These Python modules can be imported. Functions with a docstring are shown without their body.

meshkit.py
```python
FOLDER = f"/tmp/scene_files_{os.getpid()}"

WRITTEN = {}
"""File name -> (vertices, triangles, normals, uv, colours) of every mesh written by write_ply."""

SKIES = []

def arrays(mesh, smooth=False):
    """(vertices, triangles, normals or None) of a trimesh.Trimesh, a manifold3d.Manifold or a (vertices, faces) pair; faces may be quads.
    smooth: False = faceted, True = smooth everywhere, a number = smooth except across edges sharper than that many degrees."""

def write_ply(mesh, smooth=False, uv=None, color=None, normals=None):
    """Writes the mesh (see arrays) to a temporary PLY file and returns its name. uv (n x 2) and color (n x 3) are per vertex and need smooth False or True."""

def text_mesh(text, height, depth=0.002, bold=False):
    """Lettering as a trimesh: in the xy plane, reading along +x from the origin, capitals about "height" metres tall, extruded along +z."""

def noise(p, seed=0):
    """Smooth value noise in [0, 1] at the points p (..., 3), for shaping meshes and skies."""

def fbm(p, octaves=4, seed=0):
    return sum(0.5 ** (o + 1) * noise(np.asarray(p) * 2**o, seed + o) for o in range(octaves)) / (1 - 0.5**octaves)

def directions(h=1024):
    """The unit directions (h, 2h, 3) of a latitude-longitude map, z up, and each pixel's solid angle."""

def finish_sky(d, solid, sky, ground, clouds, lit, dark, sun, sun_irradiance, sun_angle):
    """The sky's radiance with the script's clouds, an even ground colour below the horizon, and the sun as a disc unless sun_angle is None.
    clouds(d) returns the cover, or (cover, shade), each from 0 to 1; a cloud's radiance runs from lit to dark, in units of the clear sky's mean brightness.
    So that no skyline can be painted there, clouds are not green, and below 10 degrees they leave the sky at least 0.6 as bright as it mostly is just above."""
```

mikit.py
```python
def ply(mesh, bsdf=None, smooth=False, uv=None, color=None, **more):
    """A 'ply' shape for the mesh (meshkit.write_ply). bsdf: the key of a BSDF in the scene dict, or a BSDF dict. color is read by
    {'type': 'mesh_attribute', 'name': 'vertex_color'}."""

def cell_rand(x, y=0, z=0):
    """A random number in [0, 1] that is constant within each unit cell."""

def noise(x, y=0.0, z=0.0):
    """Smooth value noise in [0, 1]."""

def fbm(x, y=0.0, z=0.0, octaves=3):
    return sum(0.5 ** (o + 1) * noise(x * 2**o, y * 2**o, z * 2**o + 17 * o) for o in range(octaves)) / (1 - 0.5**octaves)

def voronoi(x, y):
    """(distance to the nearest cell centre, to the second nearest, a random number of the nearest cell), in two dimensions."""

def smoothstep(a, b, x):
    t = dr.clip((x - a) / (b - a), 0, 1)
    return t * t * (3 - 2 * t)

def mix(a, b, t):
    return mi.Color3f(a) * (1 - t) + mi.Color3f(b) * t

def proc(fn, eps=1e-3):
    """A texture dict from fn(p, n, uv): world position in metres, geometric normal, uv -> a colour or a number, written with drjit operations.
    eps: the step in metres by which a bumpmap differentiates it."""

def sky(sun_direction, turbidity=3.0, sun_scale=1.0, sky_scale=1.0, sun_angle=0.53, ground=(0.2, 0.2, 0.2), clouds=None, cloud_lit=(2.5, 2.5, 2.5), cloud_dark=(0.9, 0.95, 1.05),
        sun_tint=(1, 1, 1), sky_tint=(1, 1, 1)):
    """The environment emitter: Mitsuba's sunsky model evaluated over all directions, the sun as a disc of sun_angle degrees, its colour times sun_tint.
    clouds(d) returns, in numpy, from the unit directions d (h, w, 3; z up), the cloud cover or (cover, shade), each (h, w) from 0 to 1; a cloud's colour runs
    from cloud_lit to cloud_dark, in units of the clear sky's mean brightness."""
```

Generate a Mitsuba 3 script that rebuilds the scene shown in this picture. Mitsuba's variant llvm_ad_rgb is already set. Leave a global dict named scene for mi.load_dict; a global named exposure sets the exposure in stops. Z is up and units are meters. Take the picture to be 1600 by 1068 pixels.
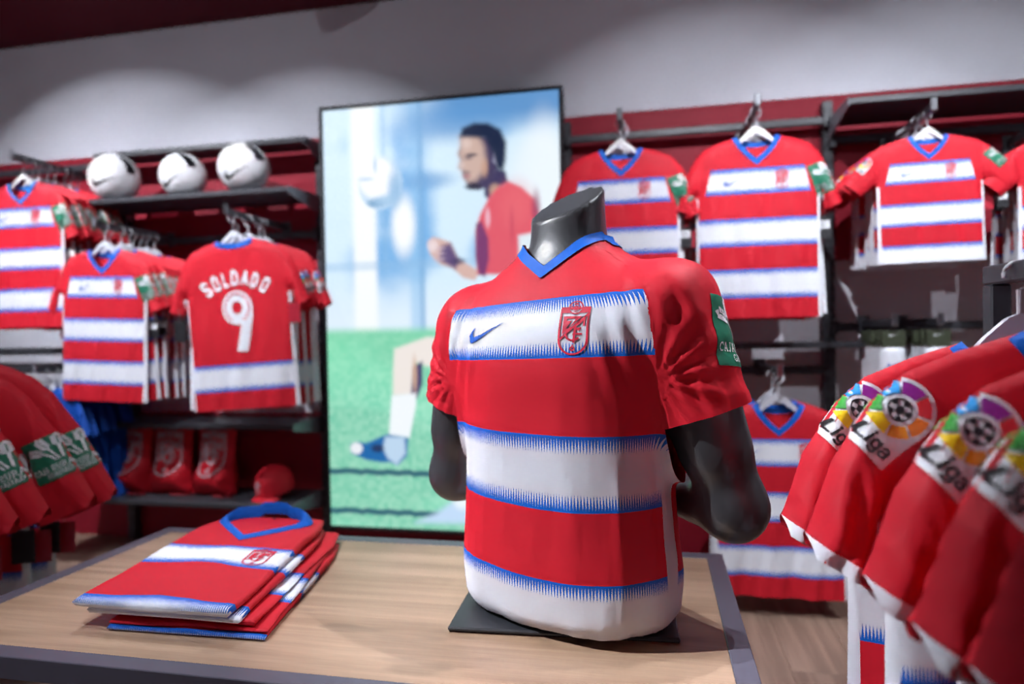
import math
import numpy as np
import shapely
import trimesh
import drjit as dr
import mitsuba as mi
import mikit
import meshkit
from scipy.interpolate import LinearNDInterpolator, PchipInterpolator
from scipy.spatial import Delaunay
from shapely import affinity
from shapely.geometry import LineString, MultiPolygon, Point, Polygon, box
from shapely.ops import unary_union

T = mi.ScalarTransform4f
scene, labels = {}, {}

# ------------------------------------------------------------------ camera, light, exposure
EYE = np.array([0.0, 0.0, 1.0])
FOCAL = 1050.0
PITCH, ROLL, YAW = np.radians([-0.761, -1.024, 11.9])
_fw = np.array([-math.sin(YAW), math.cos(YAW), 0])
_rt = np.array([math.cos(YAW), math.sin(YAW), 0])
FWD = math.cos(PITCH) * _fw + np.array([0, 0, math.sin(PITCH)])
_up = np.array([0, 0, math.cos(PITCH)]) - math.sin(PITCH) * _fw
RIGHT = math.cos(ROLL) * _rt + math.sin(ROLL) * _up
UP = -math.sin(ROLL) * _rt + math.cos(ROLL) * _up
scene['camera'] = {'type': 'thinlens', 'fov': math.degrees(2 * math.atan(800 / FOCAL)), 'fov_axis': 'x',
                   'aperture_radius': 0.0068, 'focus_distance': 1.17, 'near_clip': 0.05, 'far_clip': 60.0,
                   'to_world': T().look_at(EYE.tolist(), (EYE + FWD).tolist(), UP.tolist())}
exposure = 0.0
COOL = np.array([0.95, 0.995, 1.09])
# the store's track spotlights: position, what each points at, strength, inner and outer half angle in degrees
SPOTS = [
    # washing the long wall and the jerseys hung on it
    ((-2.85, 1.50, 2.47), (-2.62, 2.90, 1.08), 22.0, 2, 41),
    ((-1.62, 1.50, 2.47), (-1.62, 2.90, 1.08), 15.0, 2, 38),
    ((0.22, 1.45, 2.47), (0.25, 2.90, 1.05), 12.0, 2, 41),
    ((1.15, 1.45, 2.47), (1.12, 2.90, 1.05), 11.0, 2, 40),
    # on the display table
    ((-1.95, 0.75, 2.47), (-0.26, 1.30, 0.93), 36.0, 10, 17.5),
    ((-1.55, 1.90, 2.47), (-0.92, 1.40, 0.47), 7.0, 4, 20),
    ((-0.75, 0.20, 2.47), (-0.98, 1.38, 0.47), 7.5, 6, 16),
    ((0.40, 1.50, 2.47), (-0.02, 1.22, 0.90), 6.0, 10, 27),
    # over the two floor rails
    ((0.72, 1.40, 2.47), (0.44, 0.92, 0.85), 5.5, 12, 30),
    ((-1.25, 0.75, 2.47), (-1.75, 1.40, 0.75), 3.2, 20, 36),
    # on the lower half of the wall
    ((0.95, 0.30, 2.47), (0.95, 2.90, 0.85), 5.0, 8, 24),
    ((-2.05, 0.30, 2.47), (-2.15, 2.90, 0.45), 1.4, 10, 26),
    # farther back in the store
    ((-0.8, -1.9, 2.47), (-0.6, -3.20, 1.35), 9.0, 25, 55),
    ((2.0, 0.2, 2.47), (3.40, 0.1, 1.30), 12.0, 25, 50),
    ((-3.3, 0.3, 2.47), (-4.60, 0.2, 1.30), 9.0, 25, 50),
]
for i, (pos, aim, strength, inner, outer) in enumerate(SPOTS):
    scene[f'spot_{i}'] = {'type': 'spot', 'to_world': T().look_at(list(pos), list(aim), [0, 1, 0.01]), 'beam_width': float(inner), 'cutoff_angle': float(outer),
                          'intensity': {'type': 'rgb', 'value': (COOL * strength).tolist()}}
    if i < 4:  # the wide dim spill round the beam of a wall washer
        scene[f'spill_{i}'] = {'type': 'spot', 'to_world': T().look_at(list(pos), list(aim), [0, 1, 0.01]), 'beam_width': 40.0, 'cutoff_angle': 85.0,
                               'intensity': {'type': 'rgb', 'value': (COOL * 0.42).tolist()}}


def at(px, py, y=None, z=None):
    """The point of the place on the upright plane y, or on the level z, that the photograph shows at (px, py)."""
    d = (px - 800) / FOCAL * RIGHT - (py - 534) / FOCAL * UP + FWD
    return EYE + d * ((y / d[1]) if y is not None else ((z - 1.0) / d[2]))


# ------------------------------------------------------------------ helpers
def srgb(r, g, b):
    c = np.array([r, g, b]) / 255.0
    return [float(x) for x in np.where(c < 0.04045, c / 12.92, ((c + 0.055) / 1.055) ** 2.4)]


def C3(c):
    return mi.Color3f(*[float(x) for x in c])


def material(name, color=None, rough=0.6, metallic=0.0, sheen=0.0, clearcoat=0.0, fn=None, spec=0.5, bump=None, **more):
    b = {'type': 'principled', 'base_color': mikit.proc(fn) if fn else {'type': 'rgb', 'value': [float(x) for x in color]}, 'roughness': rough, 'metallic': metallic,
         'specular': spec, **more}
    if sheen:
        b['sheen'] = sheen
    if clearcoat:
        b['clearcoat'] = clearcoat
        b['clearcoat_gloss'] = 0.8
    if bump:
        b = {'type': 'bumpmap', 'arbitrary': mikit.proc(bump[0], bump[2]), 'scale': bump[1], 'bsdf': b}
    scene[name] = {'type': 'twosided', 'bsdf': b}
    return name


used = set()


def numbered(name):
    key, k = name, 0
    while key in used:
        k += 1
        key = f'{name}_{k:03d}'
    used.add(key)
    return key


def tag(key, label, category=None, group=None, kind=None):
    d = labels.setdefault(key, {})
    if label:
        d['label'] = label
    if category:
        d['category'] = category
    if group:
        d['group'] = group
    if kind:
        d['kind'] = kind
    return key


def thing(name, label, category, group=None):
    return tag(numbered(name), label, category, group)


def put(name, mesh, mat, parent=None, smooth=False, uv=None, to_world=None, label=None):
    key = numbered(f'{parent}__{name}' if parent else name)
    scene[key] = mikit.ply(mesh, mat, smooth, uv=uv)
    if to_world is not None:
        scene[key]['to_world'] = to_world
    if label:
        labels.setdefault(key, {})['label'] = label
    return key


def reuse(name, ply, parent, to_world, label=None):
    key = numbered(f'{parent}__{name}')
    scene[key] = {**ply, 'to_world': to_world}
    if label:
        labels.setdefault(key, {})['label'] = label
    return key


def structure(name, mesh, mat, smooth=False, parent=None, uv=None):
    key = put(name, mesh, mat, parent, smooth, uv)
    if not parent:
        labels[key] = {'kind': 'structure'}
    return key


def rbox(x0, x1, y0, y1, z0, z1, r=0.003):
    """A box with chamfered edges."""
    lo, hi = np.array([x0, y0, z0], float), np.array([x1, y1, z1], float)
    r = min(r, 0.45 * float((hi - lo).min()))
    pts = []
    for sx in (0, 1):
        for sy in (0, 1):
            for sz in (0, 1):
                s = np.array([sx, sy, sz])
                c = np.where(s, hi, lo)
                inn = np.where(s, -r, r)
                for k in range(3):
                    q = c + inn
                    q[k] = c[k]
                    pts.append(q)
    return trimesh.convex.convex_hull(np.array(pts))


def join(*ms):
    return trimesh.util.concatenate([m for m in ms])


def tube(path, r, n=8, closed=False):
    path = np.asarray(path, float)
    if closed:
        path = np.vstack([path, path[:1]])
    t = np.gradient(path, axis=0)
    t /= np.linalg.norm(t, axis=1, keepdims=True) + 1e-12
    ref = np.array([0.31, 0.22, 0.92])
    a = np.cross(t, ref)
    a /= np.linalg.norm(a, axis=1, keepdims=True) + 1e-12
    b = np.cross(t, a)
    rr = np.broadcast_to(r, (len(path),))
    ang = np.arange(n) * 2 * np.pi / n
    v = path[:, None] + rr[:, None, None] * (np.cos(ang)[None, :, None] * a[:, None] + np.sin(ang)[None, :, None] * b[:, None])
    v = v.reshape(-1, 3)
    f = []
    for i in range(len(path) - 1):
        for j in range(n):
            k = (j + 1) % n
            f += [[i * n + j, i * n + k, (i + 1) * n + k], [i * n + j, (i + 1) * n + k, (i + 1) * n + j]]
    m = len(v)
    v = np.vstack([v, path[:1], path[-1:]])
    for j in range(n):
        k = (j + 1) % n
        f += [[m, k, j], [m + 1, (len(path) - 1) * n + j, (len(path) - 1) * n + k]]
    return trimesh.Trimesh(v, np.array(f), process=False)


def lathe(profile, n=32):
    p = np.asarray(profile, float)
    ang = np.arange(n) * 2 * np.pi / n
    v = np.stack([p[:, None, 0] * np.cos(ang), p[:, None, 0] * np.sin(ang), np.broadcast_to(p[:, None, 1], (len(p), n))], -1).reshape(-1, 3)
    f = []
    for i in range(len(p) - 1):
        for j in range(n):
            k = (j + 1) % n
            f += [[i * n + j, i * n + k, (i + 1) * n + k], [i * n + j, (i + 1) * n + k, (i + 1) * n + j]]
    return trimesh.Trimesh(v, np.array(f), process=False)


def flat_mesh(poly, step):
    """Triangles that fill a polygon, with points about step apart inside: (points, triangles)."""
    poly = shapely.make_valid(poly)
    ps, fs, n0 = [], [], 0
    for g in shapely.get_parts(shapely.get_parts(poly)):
        if g.geom_type != 'Polygon' or g.area < 1e-9:
            continue
        edge = [np.array(shapely.segmentize(r, step).coords)[:-1] for r in [g.exterior, *g.interiors]]
        x0, y0, x1, y1 = g.bounds
        xs = np.arange(x0, x1 + step, step)
        ys = np.arange(y0, y1 + step, step * 0.87)
        X, Y = np.meshgrid(xs, ys)
        X = X + (np.arange(len(ys)) % 2)[:, None] * step / 2
        q = np.c_[X.ravel(), Y.ravel()]
        if len(q):
            shapely.prepare(g)
            q = q[shapely.contains_xy(g, q[:, 0], q[:, 1])]
            if len(q):
                q = q[shapely.distance(g.boundary, shapely.points(q)) > 0.45 * step]
        p = np.vstack(edge + [q])
        p = np.unique(np.round(p, 7), axis=0)
        if len(p) < 3:
            continue
        try:
            t = Delaunay(p).simplices
        except Exception:
            continue
        c = p[t].mean(1)
        d1, d2 = p[t[:, 1]] - p[t[:, 0]], p[t[:, 2]] - p[t[:, 0]]
        area = d1[:, 0] * d2[:, 1] - d1[:, 1] * d2[:, 0]
        t = np.where((area < 0)[:, None], t[:, ::-1], t)
        t = t[shapely.contains_xy(g, c[:, 0], c[:, 1]) & (np.abs(area) > 1e-12)]
        ps.append(p)
        fs.append(t + n0)
        n0 += len(p)
    return np.vstack(ps), np.vstack(fs)


def patch(poly, surface, step, lift=0.0008):
    """A thin print that follows a cloth: the polygon's triangles carried by surface(points) -> (positions, normals)."""
    p, f = flat_mesh(poly, step)
    pos, nor = surface(p)
    ok = np.isfinite(pos).all(1)
    f = f[ok[f].all(1)]
    pos = np.nan_to_num(pos) + np.nan_to_num(nor) * lift
    m = trimesh.Trimesh(pos, f, process=False)
    m.remove_unreferenced_vertices()
    fn = np.cross(m.vertices[m.faces[:, 1]] - m.vertices[m.faces[:, 0]], m.vertices[m.faces[:, 2]] - m.vertices[m.faces[:, 0]]).sum(0)
    if len(nor) and np.dot(fn, np.nansum(nor, axis=0)) < 0:
        m.faces = m.faces[:, ::-1]
    return m


def vertex_normals(v, f):
    n = np.zeros_like(v)
    fn = np.cross(v[f[:, 1]] - v[f[:, 0]], v[f[:, 2]] - v[f[:, 0]])
    for k in range(3):
        np.add.at(n, f[:, k], fn)
    return n / (np.linalg.norm(n, axis=1, keepdims=True) + 1e-15)


def carrier(p2, v, n):
    a, b = LinearNDInterpolator(p2, v), LinearNDInterpolator(p2, n)
    return lambda q: (a(q), b(q))


def placed(poly, x, y, h, deg=0.0, flip=False):
    """A unit drawing (about 1 high, centred) put at (x, y), h high, turned by deg."""
    if flip:
        poly = affinity.scale(poly, -1, 1, origin=(0, 0))
    return affinity.translate(affinity.rotate(affinity.scale(poly, h, h, origin=(0, 0)), deg, origin=(0, 0)), x, y)


# ------------------------------------------------------------------ drawings (unit height, centred on the origin)
def stroke(pts, w, cap='flat'):
    return LineString(pts).buffer(w / 2, cap_style=cap, join_style='mitre')


def arc(cx, cy, rx, ry, a0, a1, n=24):
    t = np.radians(np.linspace(a0, a1, n))
    return np.c_[cx + rx * np.cos(t), cy + ry * np.sin(t)]


def draw_check():
    low = [(-0.50, -0.06), (-0.47, -0.17), (-0.41, -0.215), (-0.33, -0.21), (-0.20, -0.16), (0.5, 0.22)]
    high = [(-0.15, -0.045), (-0.27, -0.085), (-0.345, -0.085), (-0.375, -0.045), (-0.365, 0.03), (-0.325, 0.115), (-0.40, 0.06), (-0.46, 0.0)]
    return Polygon(low + high)


def shield_outline(grow=0.0):
    s = Polygon([(-0.25, 0.36), (0.25, 0.36), (0.25, -0.22)] + arc(0, -0.22, 0.25, 0.28, 0, -180).tolist() + [(-0.25, -0.22)])
    return s.buffer(grow, join_style='mitre') if grow else s


def draw_crest():
    """The club's shield: ball on a bar, split field with a pennant, C and F joined, a small fruit at the foot."""
    ring = shield_outline().difference(shield_outline(-0.034))
    bar = box(-0.25, 0.26, 0.25, 0.37)
    ball = Point(0, 0.36).buffer(0.125)
    seams = unary_union([stroke([(-0.08, 0.40), (0.08, 0.40)], 0.022), stroke([(-0.09, 0.35), (0.09, 0.35)], 0.022), stroke([(-0.06, 0.30), (0.06, 0.30)], 0.02),
                         stroke([(-0.045, 0.45), (-0.045, 0.29)], 0.018), stroke([(0.045, 0.45), (0.045, 0.29)], 0.018)])
    halo = ball.buffer(-0.022).difference(ball.buffer(-0.042))
    tri = Polygon([(-0.18, 0.20), (0.13, 0.20), (-0.18, -0.13)])
    seven = unary_union([stroke([(-0.12, 0.135), (0.02, 0.135)], 0.035), stroke([(0.0, 0.135), (-0.10, -0.02)], 0.035)])
    diag = stroke([(0.235, 0.25), (-0.235, -0.235)], 0.036)
    pen = unary_union([stroke([(0.17, 0.17), (0.17, 0.02)], 0.03), stroke([(0.185, 0.16), (0.04, 0.02)], 0.026)])
    letter_c = LineString(arc(0.0, -0.12, 0.115, 0.115, 40, 320)).buffer(0.017)
    letter_f = unary_union([stroke([(0.035, 0.05), (0.02, -0.28)], 0.034), stroke([(0.02, -0.02), (0.13, -0.02)], 0.03), stroke([(0.0, -0.12), (0.15, -0.12)], 0.03)])
    fruit = Point(0, -0.385).buffer(0.042)
    fruit = fruit.difference(Point(0, -0.385).buffer(0.018)).union(stroke([(0, -0.345), (0.012, -0.31)], 0.02))
    return (lambda g: affinity.scale(g, 1.14, 1, origin=(0, 0)))(unary_union([ring, bar.difference(ball), ball.difference(halo).difference(seams), tri.difference(seven), diag, pen, letter_c, letter_f, fruit]))


SLAB = {  # strokes of slab-serif capitals in a box 1 high; (width, strokes, serifs)
    'C': (0.80, [arc(0.42, 0.5, 0.34, 0.42, 55, 305).tolist()], [((0.66, 0.98), (0.66, 0.66))]),
    'A': (0.86, [[(0.12, 0.02), (0.43, 0.98)], [(0.43, 0.98), (0.74, 0.02)], [(0.24, 0.34), (0.62, 0.34)]], [((0, 0.05), (0.28, 0.05)), ((0.58, 0.05), (0.88, 0.05)), ((0.26, 0.95), (0.46, 0.95))]),
    'J': (0.56, [[(0.36, 0.98), (0.36, 0.22)], arc(0.19, 0.22, 0.17, 0.18, 0, -160).tolist()], [((0.18, 0.95), (0.54, 0.95))]),
    'R': (0.84, [[(0.17, 0.02), (0.17, 0.98)], [(0.17, 0.94), (0.45, 0.94)], arc(0.45, 0.71, 0.22, 0.23, 90, -90).tolist(), [(0.45, 0.48), (0.17, 0.48)], [(0.42, 0.48), (0.70, 0.02)]], [((0, 0.05), (0.34, 0.05)), ((0.58, 0.05), (0.86, 0.05)), ((0, 0.95), (0.2, 0.95))]),
    'U': (0.88, [[(0.17, 0.98), (0.17, 0.35)], arc(0.43, 0.35, 0.26, 0.29, 180, 360).tolist(), [(0.69, 0.35), (0.69, 0.98)]], [((0, 0.95), (0.34, 0.95)), ((0.54, 0.95), (0.86, 0.95))]),
    'L': (0.70, [[(0.17, 0.98), (0.17, 0.02)], [(0.1, 0.06), (0.64, 0.06)]], [((0, 0.95), (0.34, 0.95)), ((0, 0.05), (0.3, 0.05)), ((0.62, 0.02), (0.62, 0.3))]),
    'G': (0.84, [arc(0.42, 0.5, 0.34, 0.42, 55, 330).tolist(), [(0.72, 0.42), (0.72, 0.1)]], [((0.66, 0.98), (0.66, 0.68)), ((0.48, 0.42), (0.84, 0.42))]),
    'N': (0.92, [[(0.17, 0.02), (0.17, 0.98)], [(0.17, 0.95), (0.72, 0.05)], [(0.72, 0.02), (0.72, 0.98)]], [((0, 0.95), (0.24, 0.95)), ((0, 0.05), (0.34, 0.05)), ((0.55, 0.95), (0.9, 0.95))]),
    'D': (0.88, [[(0.17, 0.02), (0.17, 0.98)], [(0.17, 0.94), (0.36, 0.94)], arc(0.36, 0.5, 0.36, 0.44, 90, -90).tolist(), [(0.36, 0.06), (0.17, 0.06)]], [((0, 0.95), (0.2, 0.95)), ((0, 0.05), (0.2, 0.05))]),
    'S': (0.78, [[(0.66, 0.72), (0.66, 0.84), (0.56, 0.93), (0.22, 0.93), (0.12, 0.84), (0.12, 0.62), (0.22, 0.53), (0.56, 0.47), (0.66, 0.38), (0.66, 0.16), (0.56, 0.07), (0.22, 0.07), (0.12, 0.16), (0.12, 0.28)]], []),
    'O': (0.78, [[(0.39, 0.93), (0.22, 0.93), (0.12, 0.83), (0.12, 0.17), (0.22, 0.07), (0.56, 0.07), (0.66, 0.17), (0.66, 0.83), (0.56, 0.93), (0.38, 0.93)]], []),
    ' ': (0.4, [], []),
}


def letters(text, serif=True, w=0.15):
    x, out = 0.0, []
    for ch in text:
        width, lines, serifs = SLAB[ch]
        for ln in lines:
            out.append(affinity.translate(LineString(ln).buffer(w / 2, cap_style='flat', join_style='mitre' if len(ln) < 8 else 'round'), x, 0))
        if serif:
            for s in serifs:
                out.append(affinity.translate(LineString(s).buffer(0.055, cap_style='flat'), x, 0))
        x += width + (0.10 if serif else 0.12)
    g = unary_union(out)
    return affinity.translate(g, -x / 2 + 0.05, -0.5)


def sans(text, h):
    """Plain lettering as a flat drawing, centred, capitals h high."""
    m = meshkit.text_mesh(text, h, 0.002, bold=True)
    v, f = np.asarray(m.vertices), np.asarray(m.faces)
    top = f[(v[f][:, :, 2] > 0.0015).all(1)]
    g = unary_union([Polygon(v[t][:, :2]).buffer(h * 0.002) for t in top])
    c = g.bounds
    return affinity.translate(g, -(c[0] + c[2]) / 2, -(c[1] + c[3]) / 2)


def draw_wheat():
    """Three ears of grain fanning out of one foot."""
    out = []
    for tip, bend, foot in (((-0.42, 0.20), (-0.02, 0.14), (0.10, -0.17)), ((-0.10, 0.45), (0.06, 0.16), (0.17, -0.17)), ((0.27, 0.44), (0.24, 0.18), (0.24, -0.17))):
        t = np.linspace(0, 1, 41)[:, None]
        path = (1 - t) ** 2 * np.array(tip) + 2 * t * (1 - t) * np.array(bend) + t ** 2 * np.array(foot)
        out.append(LineString(path[18:]).buffer(0.021, cap_style='flat'))
        for k in range(4):
            p, q = path[4 + 4 * k], path[8 + 4 * k]
            d = (p - q) / np.linalg.norm(p - q)
            nrm = np.array([-d[1], d[0]])
            for sg in (-1, 1):
                a, b = q + nrm * sg * 0.010, p + nrm * sg * 0.010
                out.append(Polygon([a, b - d * 0.012, b + nrm * sg * 0.085 + d * 0.045, a + nrm * sg * 0.085 + d * 0.050]))
        d = (path[0] - path[4]) / np.linalg.norm(path[0] - path[4])
        nrm = np.array([-d[1], d[0]])
        out.append(Polygon([path[4], path[3] + nrm * 0.06, path[0] + d * 0.03, path[3] - nrm * 0.06]))
    return unary_union(out)


def draw_bank_badge():
    """(green field, white print) about 1 high."""
    field = box(-0.45, -0.5, 0.45, 0.5)
    wheat = affinity.translate(affinity.scale(draw_wheat(), 0.92, 0.92, origin=(0, 0)), 0.02, 0.07)
    a = affinity.translate(affinity.scale(letters('CAJA RURAL'), 0.098, 0.135, origin=(0, 0)), 0, -0.235)
    b = affinity.translate(affinity.scale(letters('GRANADA'), 0.085, 0.10, origin=(0, 0)), 0.10, -0.385)
    return field, unary_union([wheat, a, b]).intersection(field)


def draw_league_badge():
    """(white field, [(colour key, drawing)]) about 1 high: ring of coloured keystones round a football over the word."""
    field = unary_union([Point(0, 0.12).buffer(0.39), box(-0.39, -0.5, 0.39, 0.12)]).buffer(-0.03).buffer(0.03)
    prints = []
    hues = ['red_print', 'orange_print', 'amber_print', 'yellow_print', 'green_print', 'sky_print', 'violet_print']
    for k, hue in enumerate(hues):
        a1 = 78 - k * 51.4
        a0 = a1 - 45
        ring = Polygon(np.vstack([arc(0, 0.13, 0.33, 0.33, a0, a1), arc(0, 0.13, 0.19, 0.19, a1, a0)]))
        prints.append((hue, ring))
    ball = Point(0, 0.13).buffer(0.135).difference(Point(0, 0.13).buffer(0.118))
    spots = [Polygon(arc(0, 0.13, 0.052, 0.052, 90, 450, 6)[:5])]
    for k in range(5):
        t = math.radians(90 + 72 * k)
        c = np.array([0.105 * math.cos(t), 0.13 + 0.105 * math.sin(t)])
        spots.append(Polygon(c + arc(0, 0, 0.038, 0.038, 90 + 72 * k + 180, 450 + 72 * k + 180, 6)[:5]).intersection(Point(0, 0.13).buffer(0.13)))
        spots.append(stroke([(0.05 * math.cos(t), 0.13 + 0.05 * math.sin(t)), (0.09 * math.cos(t), 0.13 + 0.09 * math.sin(t))], 0.012))
    prints.append(('black_print', unary_union([ball, *spots])))
    prints.append(('black_print', affinity.translate(sans('laLiga', 0.165), 0, -0.345)))
    return field, prints


CHECK, CREST = draw_check(), draw_crest()
BANK_FIELD, BANK_PRINT = draw_bank_badge()
LEAGUE_FIELD, LEAGUE_PRINTS = draw_league_badge()
NINE = unary_union([LineString(np.vstack([arc(0, 0.22, 0.17, 0.19, -75, 360 - 75)])).buffer(0.092), stroke([(0.17, 0.24), (0.17, 0.08), (0.04, -0.5)], 0.18)]).intersection(box(-0.5, -0.5, 0.5, 0.5))
NINE_LINE = unary_union([LineString(arc(0, 0.22, 0.20, 0.225, -60, 300 - 60)).buffer(0.010)])

# ------------------------------------------------------------------ materials
RED, WHITE, BLUE = srgb(196, 26, 42), srgb(230, 233, 240), srgb(10, 92, 190)
S1, S2, S3 = (0.505, 0.610), (0.292, 0.406), (0.080, 0.199)


def hoop(x, y, stripes):
    """Red cloth with white hoops whose rims are blue spikes."""
    tri = dr.abs(x / 0.0046 - dr.floor(x / 0.0046) - 0.5) * 2
    d = mi.Float(-1.0)
    for a, b in stripes:
        d = dr.maximum(d, dr.minimum(y - a, b - y))
    reach = 0.003 + 0.024 * tri
    spike = dr.select(d < reach, C3(BLUE), C3(WHITE))
    return dr.select(d > 0, spike, C3(RED))


def front_print(p, n, uv):
    x, y = uv.x, uv.y
    ax = dr.abs(x)
    c = hoop(x, y, (S1, S2, S3))
    c = dr.select((ax > 0.229) & (y < 0.5), C3(WHITE), c)
    seam = dr.select(y < 0.66, 0.205 - (y - 0.5) * 0.22, 0.170 - (y - 0.66) * 1.05)
    return dr.select(((y > 0.5) & (ax > seam)) | (ax > 0.254), C3(RED), c)


def back_print(p, n, uv):
    x, y = uv.x, uv.y
    ax = dr.abs(x)
    c = hoop(x, y, (S3,))
    c = dr.select((ax > 0.229) & (y < 0.5), C3(WHITE), c)
    return dr.select(((y > 0.5) & (ax > 0.2)) | (ax > 0.254), C3(RED), c)


def dummy_print(p, n, uv):
    s, y = uv.x, uv.y
    a = dr.abs(s)
    front = hoop(s, y, (S1, S2, S3))
    back = hoop(s, y, (S3,))
    c = dr.select(a < 0.262, front, back)
    return dr.select((a > 0.228) & (a < 0.275) & (y < 0.515), C3(WHITE), c)


knit = dict(rough=0.6, sheen=0.12, spec=0.25)
material('cloth_front', fn=front_print, **knit)
material('cloth_back', fn=back_print, **knit)
material('cloth_dummy', fn=dummy_print, **knit)
material('cloth_red', RED, **knit)
material('cloth_blue', BLUE, **knit)
material('cloth_white', WHITE, **knit)
material('cloth_royal', srgb(10, 70, 160), **knit)
material('cloth_maroon', srgb(150, 20, 34), **knit)
for nm, col in dict(red_print=(214, 40, 48), orange_print=(236, 120, 30), amber_print=(240, 150, 20), yellow_print=(245, 205, 20), green_print=(50, 140, 50), sky_print=(40, 150, 220),
                    violet_print=(150, 40, 150), black_print=(18, 18, 22), white_print=(235, 237, 242), bank_green=(30, 110, 82), crest_red=(200, 30, 58), mark_blue=(16, 80, 175),
                    pale_print=(190, 170, 178)).items():
    material(nm, srgb(*col), rough=0.5, spec=0.4)
material('black_metal', srgb(46, 47, 52), rough=0.42, spec=0.5)
material('frame_metal', srgb(88, 86, 98), rough=0.38, spec=0.5)
material('steel', srgb(190, 192, 198), rough=0.22, metallic=1.0)
material('wire', srgb(214, 216, 222), rough=0.25, spec=0.8)
material('bracket_metal', srgb(104, 106, 114), rough=0.35)
material('clear_plastic', srgb(200, 202, 210), rough=0.25, spec=0.5)
material('white_plastic', srgb(235, 235, 235), rough=0.35)
material('dummy_skin', srgb(52, 52, 54), rough=0.33, spec=0.55)
material('base_steel', srgb(40, 41, 45), rough=0.4)
material('ball_white', srgb(242, 243, 245), rough=0.3)
material('ball_black', srgb(14, 14, 18), rough=0.3)
material('card_black', srgb(22, 22, 26), rough=0.5)
material('card_green', srgb(52, 58, 40), rough=0.5)
material('card_red', srgb(170, 24, 46), rough=0.45)
material('card_white', srgb(230, 232, 236), rough=0.5)
material('card_yellow', srgb(236, 206, 60), rough=0.5)
material('wall_white', fn=lambda p, n, uv: mikit.mix(srgb(218, 218, 226), srgb(225, 225, 233), mikit.fbm(p.x * 3, p.y * 3, p.z * 3)), rough=0.85, spec=0.2)
material('panel_red', srgb(140, 18, 38), rough=0.6, spec=0.3)
material('ceiling_red', srgb(72, 6, 20), rough=0.8, spec=0.2)


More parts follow.
